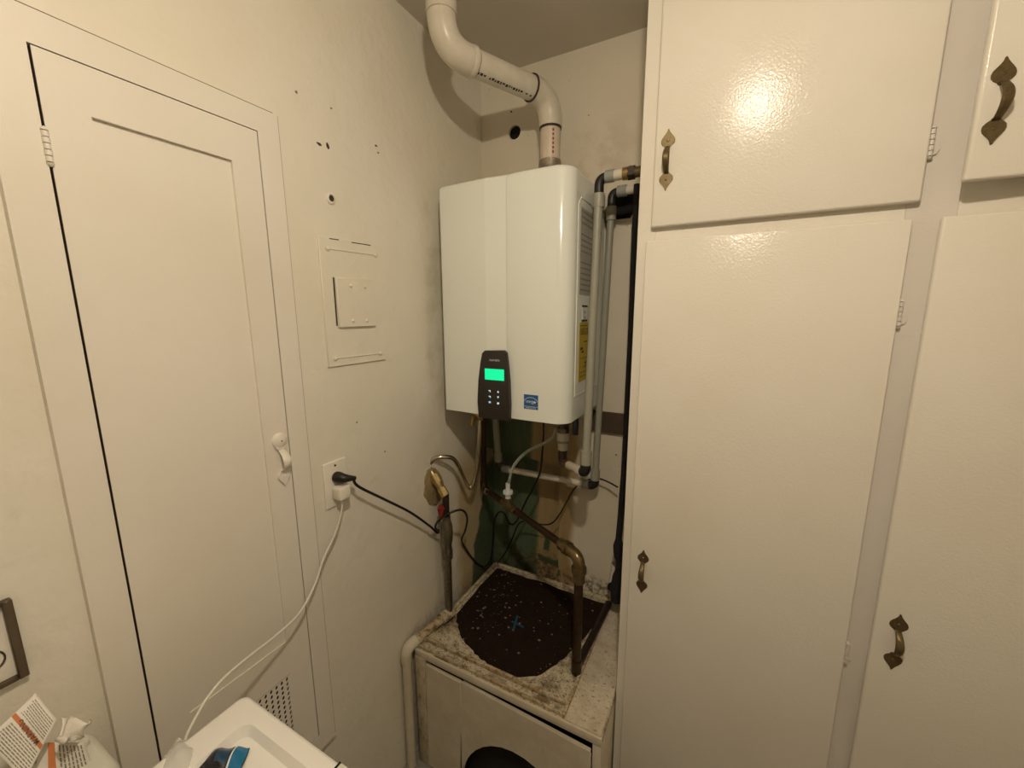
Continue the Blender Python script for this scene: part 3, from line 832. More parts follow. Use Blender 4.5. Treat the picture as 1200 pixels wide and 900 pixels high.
# ------------------------------------------------------------------ vent pipe
VX, VY = -.557, 1.33
E1 = Vector((VX, VY, .687))
E2 = atY(518.5, 57.5, .975)
vp = thing('vent_pipe', 'white plastic vent pipe bending from the heater top to the ceiling', 'pipe', (VX, VY, HZ1))
r0, r1 = .0325, .0375
m = MB(); m.lathe([(.042, 0), (.042, .07), (.038, .075), (.0375, .092), (.036, .104), (.033, .106)], (VX, VY, HZ1), (0, 0, 1), 24); m.build('collar', M['foil'], vp)
m = MB(); m.tube([(VX, VY, HZ1+.05), (VX, VY, E1.z-.07)], r0, 24); o = m.build('pipe', M['pvc_pinkish'], vp)
zcp = atY(645, 151, VY).z
m = MB(); m.tube([(VX, VY, zcp-.003), (VX, VY, zcp+.004)], r0+.003, 24); m.build('joint_ring', M['primer'], vp)
bend = [(VX, VY, zcp+.003)] + arc_pts((VX, VY, 0), E1, E2, .082, 10)
m = MB(); m.tube(bend, r1, 24); m.build('elbow', M['pvc'], vp)
dseg = (E2-E1).normalized()
s0 = E1+dseg*.082; s1 = E2-dseg*.082
m = MB(); m.tube([s0-dseg*.001, s0+dseg*.003], r1+.0012, 24); m.build('joint_ring', M['primer'], vp)
m = MB(); m.tube([s0, s1], r0+.0015, 24); m.build('pipe', M['pvc'], vp)
m = MB(); m.tube([s1-dseg*.016, s1-dseg*.013, s1-dseg*.004, s1], [r1, r1+.0016, r1+.0016, r1], 24); m.build('coupling_rim', M['pvc'], vp)
m = MB(); m.tube([s1-dseg*.0185, s1-dseg*.0165], r0+.0028, 24); m.build('joint_ring', M['primer'], vp)
up = Vector((E2.x, E2.y, ZC))
bend2 = [s1] + arc_pts(E1, E2, up, .080, 12)
m = MB(); m.tube(bend2, r1, 24); m.build('elbow', M['pvc'], vp)
zk = bend2[-1].z
m = MB(); m.tube([(E2.x, E2.y, zk-.002), (E2.x, E2.y, zk+.045)], r1+.003, 24); m.build('coupling_rim', M['pvc'], vp)
m = MB(); m.tube([(E2.x, E2.y, zk+.03), (E2.x, E2.y, ZC+.01)], r0+.003, 24); m.build('pipe', M['pvc'], vp)
# printed marks along the sloping length and on the upright
side = dseg.cross(Vector((0, 0, 1))).normalized(); dn = dseg.cross(side).normalized()
if dn.z > 0: dn = -dn
toward = side if side.dot(-(s0+s1)) > 0 else -side
L_ = (s1-s0).length
m = MB(); tt = .012
while tt < L_-.02:
    ln = random.uniform(.004, .009)
    if random.random() < .85:
        a0 = math.radians(random.uniform(63, 67))
        nr = dn*math.sin(a0)+toward*math.cos(a0)
        c0 = s0+dseg*tt+nr*(r0+.0016); c1 = c0+dseg*ln
        tg = dseg.cross(nr)*random.uniform(.0022, .0042)
        m.quad(c0-tg, c1-tg, c1+tg, c0+tg)
    tt += ln+.003
m.build('printed_marking', M['ink'], vp, smooth=0)
m = MB()
frt = Vector((-VX, -VY, 0)).normalized(); lat = Vector((0, 0, 1)).cross(frt)
for i in range(6):
    zz = HZ1+.122+i*.013
    nr = (frt*math.cos(.28)+lat*math.sin(.28)).normalized(); c0 = Vector((VX, VY, zz))+nr*(r0+.0006)
    tg = nr.cross(Vector((0, 0, 1)))*.0028; uu = Vector((0, 0, .004))
    m.quad(c0-tg-uu, c0+tg-uu, c0+tg+uu, c0-tg+uu)
m.build('printed_marking', plain('red_print', (.35, .05, .03), .6), vp, smooth=0)

# ------------------------------------------------------------------ grey water pipes right of the heater
def fitting(mb, a, b, r): mb.tube([a, b], r, 16)
P1t, P1b = Vector((-.350, 1.195, .352)), Vector((-.347, 1.135, -.462))
P2t, P2b = Vector((-.359, 1.372, .357)), Vector((-.378, 1.352, -.600))
XW = CX0-.0015
cw = thing('cold_water_pipe', 'front grey water pipe beside heater with brass coupling at the top', 'pipe', (P1b.x, P1b.y, P1b.z-.03))
m = MB(); m.tube([P1t-Vector((0, 0, .02)), P1b+Vector((0, 0, .02))], .0125, 16); m.build('riser', M['grey_pipe'], cw)
m = MB(); m.tube([P1t-Vector((0, 0, .055)), P1t-Vector((0, 0, .018))], .0165, 16); m.build('socket', M['grey_pipe'], cw)
c1 = P1t+Vector((0, 0, .022)); rgt = c1+Vector((.1, 0, .004))
m = MB(); m.tube([P1t-Vector((0, 0, .02))]+arc_pts(P1t, c1, rgt, .02, 8), .0135, 16); m.build('elbow', M['black'], cw)
hx = lambda d: c1+Vector((d, 0, .002))
for nm, d0_, d1_, r_, mt in [('socket', .018, .042, .0165, 'grey_fit'), ('pipe', .042, .072, .0140, 'cream_pipe'), ('coupling', .066, .082, .0165, 'brass'), ('nut', .080, .098, .0185, 'dark_metal'), ('pipe', .096, XW-c1.x, .0135, 'brass_dark')]:
    m = MB(); m.tube([hx(d0_), hx(d1_)], r_, 6 if nm == 'nut' else 16); m.build(nm, M[mt], cw)
m = MB(); m.tube([P1b+Vector((0, 0, .012)), P1b+Vector((0, 0, .055))], .0170, 16); m.build('socket', M['grey_pipe'], cw)
lf = Vector((-.420, 1.205, -.498))
m = MB(); m.tube([P1b+Vector((0, 0, .014))]+arc_pts(P1b+Vector((0, 0, .1)), P1b-Vector((0, 0, .014)), lf, .02, 8), .0160, 16); m.build('elbow', M['black'], cw)
e1 = P1b-Vector((0, 0, .014)); dl = (lf-e1).normalized()
m = MB(); m.tube([e1+dl*.018, e1+dl*.045], .0175, 16); m.build('socket', M['cream_pipe'], cw)
# valve under the heater
VXv, VYv = -.470, 1.265
vt = Vector((VXv, VYv, HZ0))
m = MB(); m.tube([vt+Vector((0, 0, .005)), vt-Vector((0, 0, .07))], .018, 14); m.build('valve_stem', M['valve_body'], cw)
m = MB(); m.tube([vt-Vector((0, 0, .018)), vt-Vector((0, 0, .05))], .026, 8); m.build('valve_body', M['valve_body'], cw)
m = MB(); m.tube([vt+Vector((-.028, -.020, -.050)), vt+Vector((.0, .0, -.042))], [.016, .014], 8); m.build('drain_cap', M['yellow_conn'], cw)
m = MB(); m.tube([vt+Vector((.02, -.004, -.034)), vt+Vector((.042, -.006, -.034))], .007, 10); m.box(vt+Vector((.036, -.012, -.085)), vt+Vector((.054, .004, -.028)), .003, 2); m.build('lever', M['blue_black'], cw)
for z0_, z1_, r_, mt, nn in [(-.068, -.085, .021, 'steel', 8), (-.083, -.112, .0215, 'cream_pipe', 16), (-.110, -.118, .023, 'grey_fit', 16), (-.118, -.145, .018, 'cream_pipe', 16)]:
    m = MB(); m.tube([vt+Vector((0, 0, z0_)), vt+Vector((0, 0, z1_))], r_, nn); m.build('union', M[mt], cw)
vb = vt+Vector((0, 0, -.192))
m = MB(); m.tube([vt+Vector((0, 0, -.140))]+arc_pts(vt, vb, e1, .025, 8), .0155, 16); m.build('elbow', M['primer'], cw)
m = MB(); m.tube([vb+(e1-vb).normalized()*.02, e1+dl*.03], .0140, 14); m.build('pipe', M['cream_pipe'], cw)
qn = vb+(e1-vb).normalized()*.035
m = MB(); m.tube([qn, qn+(e1-vb).normalized()*.022], .019, 6); m.build('nut', M['brass'], cw)

hw = thing('hot_water_pipe', 'rear grey water pipe running down and under the heater', 'pipe', (P2b.x, P2b.y, P2b.z-.03))
m = MB(); m.tube([P2t-Vector((0, 0, .02)), P2b+Vector((0, 0, .02))], .0118, 16); m.build('riser', M['grey_pipe'], hw)
m = MB(); m.tube([P2t-Vector((0, 0, .060)), P2t-Vector((0, 0, .018))], .0160, 16); m.build('socket', M['grey_pipe'], hw)
c2 = P2t+Vector((0, 0, .024))
m = MB(); m.tube([P2t-Vector((0, 0, .02))]+arc_pts(P2t, c2, c2+Vector((.1, 0, 0)), .02, 8), .0135, 16); m.build('elbow', M['black'], hw)
m = MB(); m.tube([c2+Vector((.018, 0, .001)), c2+Vector((.046, 0, .001))], .0175, 16); m.build('socket', M['grey_fit'], hw)
m = MB(); m.tube([c2+Vector((.044, 0, .001)), (XW, c2.y, c2.z+.002)], .0130, 16); m.build('pipe', M['cream_pipe'], hw)
m = MB(); m.tube([P2b+Vector((0, 0, .012)), P2b+Vector((0, 0, .05))], .0165, 16); m.build('socket', M['grey_pipe'], hw)
c3 = P2b-Vector((0, 0, .012)); c4 = Vector((-.779, 1.360, -.618))
m = MB(); m.tube([P2b+Vector((0, 0, .014))]+arc_pts(P2b+Vector((0, 0, .1)), c3, c4, .022, 8), .0160, 16); m.build('elbow', M['black'], hw)
dh = (c4-c3).normalized(); Lh = (c4-c3).length
m = MB(); m.tube([c3+dh*.02, c4-dh*.02], .0122, 16); m.build('run', M['cream_pipe'], hw)
for a_, b_3 in ((.018, .045), (Lh-.05, Lh-.018)):
    m = MB(); m.tube([c3+dh*a_, c3+dh*b_3], .0160, 16); m.build('socket', M['grey_fit'], hw)
upv = Vector((c4.x-.016, 1.350, HZ0))
m = MB(); m.tube(arc_pts(c3, c4, upv, .02, 8)+[c4+(upv-c4).normalized()*.03], .0155, 16); m.build('elbow', M['primer'], hw)
du = (upv-c4).normalized(); Lu = (upv-c4).length
m = MB(); m.tube([c4+du*.025, upv-du*.06], .0135, 16); m.build('riser', M['grey_pipe'], hw)
m = MB(); m.tube([c4+du*.028, c4+du*.062], .0165, 16); m.build('socket', M['grey_pipe'], hw)
m = MB(); m.tube([upv-du*.075, upv+du*.004], .021, 10); m.tube([upv-du*.05, upv-du*.03], .027, 8); m.build('valve_body', M['valve_body'], hw)
m = MB(); m.tube([upv-du*.042+Vector((.02, -.01, 0)), upv-du*.042+Vector((.055, -.03, 0))], .012, 10); m.build('drain_port', M['steel'], hw)
m = MB(); m.tube([upv-du*.042+Vector((.05, -.027, 0)), upv-du*.042+Vector((.06, -.033, 0))], .016, 14); m.build('drain_cap', M['dark_metal'], hw)

# ------------------------------------------------------------------ stand below the heater
ZT = -1.10
SX0, SX1, SY0 = -.842, -.209, .892
st = thing('heater_stand', 'dirty cream wooden stand with rusty round mark below the heater', 'stand', ((SX0+SX1)/2, 1.15, ZF))
m = MB(); m.box((SX0, SY0, ZT-.024), (SX1, YB-.003, ZT-.004), .002, 1); m.build('top_board', M['stand_dirty'], st)
trc = atZ(664, 822, ZT); tx = trc.x
m = MB(); m.box((tx+.012, SY0+.004, ZT-.005), (SX1-.003, YB-.006, ZT+.001), .001, 1); o = m.build('side_sheet', M['stand_board'], st)
m = MB(); m.box((SX0, SY0-.002, ZT-.028), (SX1+.001, SY0+.006, ZT-.002), .003, 2); m.build('front_edge', M['stand_paint'], st)
# raised moulding round the tray
def strip(name, c0, c1, mat, bev=.004):
    m = MB(); m.box(c0, c1, bev, 2); return m.build(name, mat, st)
strip('tray_rim', (SX0, SY0+.010, ZT-.006), (tx+.012, SY0+.018, ZT+.006), M['grimy'], .002)
strip('tray_rim', (SX0, SY0+.042, ZT-.006), (tx+.012, SY0+.052, ZT+.010), M['grimy'], .003)
strip('tray_rim', (SX0, SY0+.036, ZT-.006), (SX0+.014, YB-.004, ZT+.006), M['stand_dirty'])
strip('tray_rim', (tx+.002, SY0+.018, ZT-.006), (tx+.012, YB-.02, ZT+.009), M['grimy'], .003)
strip('tray_rim', (SX0+.014, YB-.02, ZT-.006), (SX1, YB-.004, ZT+.014), M['stand_dirty'])
# rusty disc where the old tank stood
ca = atZ(535, 722, ZT); cb = atZ(694, 745, ZT); cf = atZ(628, 797, ZT)
rc_ = Vector((-.557, 1.185, ZT))
RR = .232
m = MB(); poly = []
for i in range(72):
    a = 2*math.pi*i/72; rr = RR*(1+random.uniform(-.02, .02))
    x_, y_ = rc_.x+rr*math.cos(a), rc_.y+rr*math.sin(a)
    poly.append((x_, y_))
base_o = [(-.812, 1.09), (-.790, 1.055), (-.731, 1.004), (-.666, .972), (-.596, .953), (-.547, .947), (-.499, .951), (-.436, .988), (-.400, 1.055), (-.372, 1.138), (-.346, 1.225), (-.334, 1.30), (-.332, 1.392), (-.45, 1.392), (-.60, 1.398), (-.72, 1.394), (-.815, 1.394), (-.815, 1.25)]
outl = []
for (ax, ay), (bx_, by_) in zip(base_o, base_o[1:]+base_o[:1]):
    for i in range(5):
        f_ = i/5; outl.append((ax+(bx_-ax)*f_+random.uniform(-.0035, .0035), ay+(by_-ay)*f_+random.uniform(-.0035, .0035)))
m = MB()
m.prism(outl, (0, 0, ZT-.0045), (1, 0, 0), (0, 1, 0), (0, 0, 1), .0035); o = m.build('rust_patch', M['rust'], st, smooth=0); tag(o, 'dark rusty round patch on the stand top')
bx = [(603, 718, 606, 741), (598, 729.5, 616, 733)]
for (ax, ay, bx_, by_) in [(606.5, 721, 601.5, 740), (599.5, 728, 614, 735)]:
    A_, B_ = atZ(ax, ay, ZT), atZ(bx_, by_, ZT)
    d_ = (B_-A_).normalized(); nn = Vector((-d_.y, d_.x, 0))*.0040
    m = MB(); zz = Vector((0, 0, ZT-.0002-A_.z)); m.prism([(0, -1), (.98, -1.2), (1, .8), (.02, 1)], A_+zz, (B_-A_), nn, (0, 0, 1), .0006)
    m.build('paint_stroke', M['blue_tape'], st, smooth=0)
# front boards, posts, panel with the round opening
ZP = ZT-.034
sm = atY(541, 800, SY0).x
m = MB(); m.box((-.797, SY0-.004, ZF+.004), (sm-.0015, SY0+.008, ZP-.008), .0015, 1, Matrix.Rotation(math.radians(.6), 3, 'Y'), (-.797, SY0, ZP)); m.build('front_board', M['stand_paint'], st)
hc = atY(588, 922, SY0)
PXR = -.236
m = MB(); bm = m.bm
rp = math.radians(2.2)
holed_plate(m, sm+.0015, PXR, ZF+.004, ZP-.006, SY0-.004, -.447, -1.535, (.203, .250), 40, .012, arch=True)
bm.faces.ensure_lookup_table()
big = [f for f in bm.faces if len(f.verts) == 40]
bmesh.ops.delete(bm, geom=big, context='FACES_ONLY')
bmesh.ops.solidify(bm, geom=bm.faces[:], thickness=.010) if False else None
for v in bm.verts:
    p_ = Vector((sm, SY0, ZP)); v.co = p_ + Matrix.Rotation(rp, 3, 'Y') @ (v.co-p_)
pn = m.build('front_panel', M['stand_paint'], st, smooth=0); tag(pn, 'loose front board with a round black opening')
m = MB(); m.box((sm+.002, SY0-.0035, ZP-.016), (PXR-.001, SY0+.009, ZP-.007), .001, 1, Matrix.Rotation(rp, 3, 'Y'), (sm, SY0, ZP)); m.build('panel_edge', M['stand_paint'], st)
m = MB(); m.box((PXR-.010, SY0-.0035, ZF+.004), (PXR, SY0+.008, ZP-.035), .001, 1, None); m.build('panel_edge', M['stand_paint'], st)
strip('corner_post', (PXR+.003, SY0+.001, ZF+.002), (SX1-.001, SY0+.03, ZT-.026), M['stand_paint'], .002)
strip('corner_post', (SX0, SY0-.004, ZF+.002), (-.8005, SY0+.03, ZT-.026), M['grimy_post'], .002)
strip('side_board', (SX1-.012, SY0+.03, ZF+.002), (SX1-.001, YB-.01, ZT-.026), M['stand_paint'], .001)
strip('side_board', (SX0+.004, SY0+.03, ZF+.002), (SX0+.014, YB-.01, ZT-.026), M['stand_paint'], .001)
strip('shade_sheet', (SX0+.02, SY0+.034, ZF+.002), (SX1-.02, SY0+.044, ZT-.03), M['void'], .0)  # black sheet added close behind the opening to paint its inside dark

# flakes of old paint scattered on the stand
m = MB()
for i in range(200):
    a = random.uniform(0, 2*math.pi); rr = math.sqrt(random.random())*.27
    if random.random() < .45: x_, y_ = random.gauss(-.70, .06), random.gauss(1.20, .09)
    else: x_, y_ = rc_.x+rr*math.cos(a), rc_.y+.02+rr*math.sin(a)
    if not (SX0+.02 < x_ < tx-.01 and SY0+.04 < y_ < YB-.03): continue
    s_ = random.choice([.001, .0012, .0016, .002, .0028, .004, .006])
    an = random.uniform(0, 3.14); z_ = ZT+.0002+random.uniform(0, .0006)
    k_ = [(math.cos(an+t_)*s_*random.uniform(.5, 1.1), math.sin(an+t_)*s_*random.uniform(.4, 1)) for t_ in (0, 1.3, 2.5, 3.9, 5.1)]
    m.prism(k_, (x_, y_, z_), (1, 0, 0), (0, 1, 0), (random.uniform(-.3, .3), random.uniform(-.3, .3), 1), .0008)
tag(m.build('paint_flakes', plain('paint_flake', (.20, .185, .155), .6, 0, .6, 90), smooth=0), 'white paint flakes scattered over the rusty patch on the stand', 'debris', kind='stuff')

# ------------------------------------------------------------------ copper line
KE = Vector((-.332, 1.048, -.703)); KS = Vector((-.833, 1.325, -.703))
ku = thing('copper_pipe', 'brown copper pipe sloping across the back wall and down to the stand', 'pipe', (KE.x, KE.y, ZT))
KB = Vector((KE.x, KE.y, ZT+.014))
m = MB(); m.tube([KE-Vector((0, 0, .05)), KB], .0135, 16); m.build('drop_pipe', M['copper'], ku)
dk = (KE-KS).normalized()
m = MB(); m.tube([KS+dk*.02, KE-dk*.045], .0115, 16); m.build('run', M['copper'], ku)
Lk = (KE-KS).length
m = MB(); m.tube([KE-dk*.052]+arc_pts(KS, KE, KE-Vector((0, 0, 1)), .032, 10)+[KE-Vector((0, 0, .06))], .0175, 16); m.build('elbow', M['copper_bright'], ku)
m = MB(); m.tube([KE-dk*.062, KE-dk*.046], .0215, 16); m.build('elbow_rim', M['copper_bright'], ku)
m = MB(); m.tube([KE-dk*.085, KE-dk*.060], .0185, 8); m.build('union_nut', M['copper_bright'], ku)
m = MB(); m.tube([KE-Vector((0, 0, .034)), KE-Vector((0, 0, .050))], .0225, 16); m.build('elbow_rim', M['copper_bright'], ku)
m = MB(); m.tube([KE-Vector((0, 0, .050)), KE-Vector((0, 0, .082))], .0190, 8); m.build('union_nut', M['copper_bright'], ku)
m = MB(); m.tube([KS+dk*.155, KS+dk*.225], .0150, 16); m.build('tee', M['copper_bright'], ku)
tp = KS+dk*.185
m = MB(); m.tube([tp, tp+Vector((0, 0, .03))], .0135, 14); m.build('tee_branch', M['copper_bright'], ku)
for d_ in (.03, .150, .228):
    m = MB(); m.tube([KS+dk*d_, KS+dk*(d_+.012)], .0160, 14); m.build('solder_ring', M['flex'] if d_ < .1 else M['copper_bright'], ku)
KT = Vector((-.835, 1.330, HZ0+.0))
m = MB(); m.tube([KS+dk*.03]+arc_pts(KE, KS, KT, .025, 8)+[KS+Vector((0, 0, .03))], .0145, 14); m.build('elbow', M['copper'], ku)
m = MB(); m.tube([KS+Vector((0, 0, .03)), Vector((-.812, 1.30, HZ0-.001))], .0115, 14); m.build('riser', M['copper'], ku)
KF = Vector((-.318, 1.38, ZT+.016))
m = MB(); m.tube([KB+Vector((0, .0, .004)), KF], .0120, 14); m.build('floor_run', M['dark_metal'], ku)
m = MB(); m.tube([KB+Vector((0, 0, .035)), KB-Vector((0, 0, .009))], .0165, 14); m.build('base_fitting', M['copper'], ku)

# ------------------------------------------------------------------ gas line
GX, GY_ = -.818, 1.053
gp = thing('gas_pipe', 'steel gas pipe with red valve and bent steel hose by the left wall', 'pipe', (GX, GY_, ZT))
gz = lambda py: atY(518.5, py, GY_).z
gat = lambda px, py: atY(px, py, GY_)
def vseg(name, py0, py1, r, mat, n=14, dx=0):
    a_, b_ = gz(py0), gz(py1)
    m = MB(); m.tube([(GX+dx, GY_, a_), (GX+dx, GY_, b_)], r, n); return m.build(name, M[mat], gp)
m = MB(); m.tube([(GX, GY_, gz(650)), (GX, GY_, ZT+.02)], [.0135, .0125], 14); m.build('pipe', M['steel'], gp)
vseg('coupling', 640, 652, .0175, 'steel', 12)
m = MB(); m.tube([(GX, GY_, gz(a)) for a in (641, 636, 630, 622, 614, 608, 603)], [.0165, .0165, .0205, .0225, .0205, .015, .015], 14); m.build('valve_body', M['steel'], gp)
for a in (643.5, 647, 650.5):
    vseg('thread_ring', a-1, a+1, .0188, 'steel', 12)
vseg('nipple', 604, 578, .012, 'dark_metal', 12)
hz_ = gz(592)
m = MB(); hp = Vector((GX-.005, GY_-.026, gz(594)))
m.prism([(-.006, -.026), (.004, -.028), (.009, -.012), (.012, .004), (.009, .016), (.002, .022), (-.007, .018), (-.012, .006), (-.010, -.010)], hp, (1, 0, 0), (0, 0, 1), (0, 1, 0), .010, .003, 2); m.tube([hp+Vector((0, -.004, .004)), hp+Vector((.003, .03, .004))], .007, 10); vh = m.build('valve_handle', M['red'], gp)
m = MB(); m.lathe([(0, .0), (.004, .0005), (.0045, .003)], hp+Vector((-.002, -.0055, .004)), (0, 1, 0), 10); m.build('handle_screw', M['chip'], vh)
A_ = Vector((GX, GY_, gz(580))); B_ = atX(504, 551, GX-.015)
B_ = gat(504.5, 551)
m = MB(); m.tube([A_, A_.lerp(B_, .30)], .0155, 6); m.build('hex_nut', M['yellow_conn'], gp)
m = MB(); m.tube([A_.lerp(B_, .28), A_.lerp(B_, .34), A_.lerp(B_, .36), A_.lerp(B_, .52)], [.0125, .0125, .0135, .0135], 14); m.build('connector', M['yellow_conn'], gp)
m = MB(); m.tube([A_.lerp(B_, .50), A_.lerp(B_, .82)], .0165, 6); m.build('hex_nut', M['yellow_conn'], gp)
m = MB(); m.tube([A_.lerp(B_, .80), B_], [.0125, .0095], 14); m.build('ferrule', M['yellow_conn'], gp)
fx = [A_.lerp(B_, .95), gat(503, 545), atY(508, 538, 1.06), atY(519, 535.5, 1.08), atY(530, 537, 1.11), atY(537, 546, 1.14), atY(543, 560, 1.17), atY(549, 571, 1.19), atY(553, 569.5, 1.20), atY(557, 555, 1.21), atY(560, 535, 1.21), atY(562, 510, 1.20), Vector((atY(562, 500, 1.20).x, 1.20, HZ0+.0))]
m = MB(); m.tube(catmull(fx, 8), .0078, 12); m.build('flexible_hose', M['flex'], gp)
gi = fx[-1]
m = MB(); m.tube([gi, gi-Vector((0, 0, .030))], .021, 6); m.build('inlet_nut', M['steel'], gp)
m = MB(); m.tube([gi-Vector((0, 0, .029)), gi-Vector((0, 0, .040)), gi-Vector((0, 0, .041)), gi-Vector((0, 0, .060))], [.0235, .0235, .015, .013], 12); m.build('inlet_flange', M['brass'], gp)
m = MB(); m.tube([gi-Vector((.012, .02, .045)), gi-Vector((.014, .03, .075))], .008, 8); m.build('test_port', M['brass'], gp)
# broken plaster where the pipe once entered the wall, hook below
hb = atX(508, 570, XL)
m = MB(); poly = []
for i in range(18):
    a = 2*math.pi*i/18; poly.append((math.cos(a)*.055*random.uniform(.85, 1.1), math.sin(a)*.068*random.uniform(.85, 1.1)-.016*math.cos(a)))
m.prism(poly, hb, (0, 1, 0), (0, 0, 1), (1, 0, 0), .006, .004, 2); o = m.build('broken_patch', M['tan_hole'], wl); tag(o, 'brown broken plaster patch behind the gas connector')
hk = atX(509, 620, XL+.02)
m = MB(); m.tube([hk+Vector((-.022, math.sin(a)*.0, 0))+Vector((.02+.012*math.cos(a), .018*math.sin(a), .018*math.cos(a)-.004)) for a in [math.radians(-150+280*i/14) for i in range(15)]], .0032, 8); m.build('hook', M['cable_white'], wl)

# painted pipe along the stand and down the wall
pp = thing('painted_drain_pipe', 'cream painted pipe along the stand edge turning down at the corner', 'pipe', (-.85, .87, ZF))
D0 = Vector((GX-.004, GY_-.010, ZT+.022)); D1 = Vector((-.858, .866, ZT+.012)); D2 = Vector((-.856, .862, ZF+.002))
m = MB(); dd = (D1-D0).normalized(); m.tube([D0, D1-dd*.03], .0145, 14); m.build('run', M['grimy'], pp)
m = MB(); m.tube([D0-dd*.022, D0+dd*.028], .020, 12); m.build('joint', M['stand_dirty'], pp)
m = MB(); m.tube([D1-dd*.060, D1-dd*.040], .0185, 12); m.build('joint', M['stand_dirty'], pp)
m = MB(); m.tube([D1-dd*.04]+arc_pts(D0, D1, D2, .032, 10)+[D1-Vector((0, 0, .045))], .019, 14); m.build('elbow', M['stand_paint'], pp)
m = MB(); m.tube([D1-Vector((0, 0, .04)), D2], .0150, 14); m.build('downpipe', M['stand_paint'], pp)

# ------------------------------------------------------------------ outlet plugs and cords
pc = thing('appliance_lead', 'black power cord from the outlet looping to the heater', 'cord', (-.75, 1.1, ZT))
pl = Vector((XL+.0075, yc, zu-.002))
m = MB(); m.tube([pl, pl+Vector((.012, 0, 0)), pl+Vector((.024, .003, -.001)), pl+Vector((.031, .014, -.003)), pl+Vector((.034, .030, -.008))], [.0145, .0150, .0125, .0085, .0055], 14); m.build('plug', M['black'], pc)
cp_ = [pl+Vector((.033, .024, -.006)), atX(420, 570, -.838), atX(450, 585, -.835), atX(480, 600, -.835), atX(503, 616, -.84), atX(512, 624, -.843), atX(514, 622, -.835), atX(510, 618, -.83), atY(515, 609, 1.02), atY(530, 600, 1.04), atY(542, 598, 1.08), atY(547.5, 607, 1.12), atY(545, 622, 1.16), atY(541, 633, 1.19), atY(547, 645, 1.24), atY(556, 657, 1.30), atY(565, 663.5, 1.355), atY(573, 660, 1.365), atY(577, 645, 1.36), atY(578, 625, 1.35), atY(579.5, 609, 1.345), atY(585, 600, 1.34), atY(591, 602, 1.335), atY(596, 612, 1.33), atY(601, 614.5, 1.325), atY(607, 608, 1.32), atY(614, 592, 1.31), atY(625, 571, 1.29), atY(633, 553, 1.275), atY(635.5, 530, 1.265), atY(637, 505, 1.26), Vector((-.545, 1.26, HZ0+.004))]
m = MB(); m.tube(catmull(cp_, 7), .0038, 10); m.build('cable', M['black'], pc)

ad = thing('power_adapter', 'white cube adapter in the lower socket with thin white cable', 'adapter', (XL+.02, yc, zd-.02))
m = MB(); m.box((XL+.0076, yc-.018, zd-.019), (XL+.040, yc+.017, zd+.017), .006, 3); m.build('cube', M['plate'], ad)
ac = [Vector((XL+.026, yc-.001, zd-.017)), atX(400, 600, -.850), atX(393, 625, -.852), atX(380, 653, -.852), atX(371, 680, -.846), atX(362, 700, -.836), atX(348, 722, -.82), atX(322, 746, -.80), atX(290, 771, -.775), atX(262, 795, -.755), atX(243, 818, -.745), atX(230, 840, -.738), atX(219, 862, -.73), atX(212, 890, -.722), atX(205, 930, -.72)]
m = MB(); m.tube(catmull(ac, 7), .0026, 10); m.build('cable', M['cable_white'], ad)

sc = thing('thin_wire', 'thin black wire hanging behind the copper pipe', 'wire', (-.5, 1.39, ZT))
sw = [atY(724, 571, 1.36), atY(713, 565, 1.37), atY(702, 561, 1.375), atY(690, 562, 1.38), atY(681, 566, 1.385), atY(672, 574, 1.385), atY(663, 590, 1.385), atY(655, 604, 1.385), atY(645, 614, 1.385), atY(630, 614, 1.385), atY(616, 611, 1.385), atY(607, 615, 1.385), atY(600, 632, 1.385), atY(592, 648, 1.385), atY(583, 660, 1.385)]
m = MB(); m.tube(catmull(sw, 6), .0030, 8); m.build('cable', M['black'], sc)

ct = thing('drain_tube', 'clear plastic tube with white fitting rising from the copper tee', 'tube', tp+Vector((0, 0, .03)))
f0 = tp+Vector((0, 0, .028))
m = MB(); m.tube([f0, f0+Vector((0, 0, .022))], .011, 6); m.tube([f0+Vector((0, 0, .020)), f0+Vector((0, 0, .030))], .019, 8); m.tube([f0+Vector((0, 0, .030)), f0+Vector((0, 0, .060))], .0085, 10); m.build('white_fitting', M['sticker_white'], ct)
fy = f0.y
tb = [f0+Vector((0, 0, .045)), atY(597.5, 560, fy), atY(601, 548, fy), atY(608, 538, fy), atY(618, 529, fy), atY(630, 523, fy), atY(642, 517, fy+.02), atY(650, 508, fy+.04), Vector((atY(653, 500, fy+.05).x, fy+.05, HZ0+.003))]
m = MB(); m.tube(catmull(tb, 7), .0056, 12); m.build('tube', M['clear'], ct)

# ------------------------------------------------------------------ black insulated pipe beside the cabinet, ledger board, white stub
ip = thing('insulated_pipe', 'black foam wrapped pipe standing against the cabinet side', 'pipe', (-.26, 1.33, ZT))
YI = 1.33
kx = lambda px, py: Vector((atY(px, py, YI).x, YI, atY(px, py, YI).z))
pth = catmull([kx(746.5, 216), kx(743, 300), kx(740, 380), kx(736, 460), kx(732, 540), kx(728, 600), kx(724.5, 640), kx(726.5, 662), kx(722, 690), kx(722, 704)], 4)
m = MB(); m.tube(pth, [.0098]*18+[.0110]*6+[.018]*3+[.015]*3+[.020]*7, 12); m.build('foam_wrap', M['foam'], ip)
wp = atY(717, 688, 1.36)
vd = (-wp).normalized()
m = MB(); m.tube([wp+vd*.02, wp-vd*.02, wp-vd*.035+Vector((.004, 0, .02)), wp-vd*.035+Vector((.012, 0, .10))], .0165, 14, caps=False); m.build('pipe_stub', M['plate'], ip)
m = MB(); m.lathe([(0, 0), (.0160, 0)], wp+vd*.012, vd, 14); m.build('stub_bore', M['void'], ip)

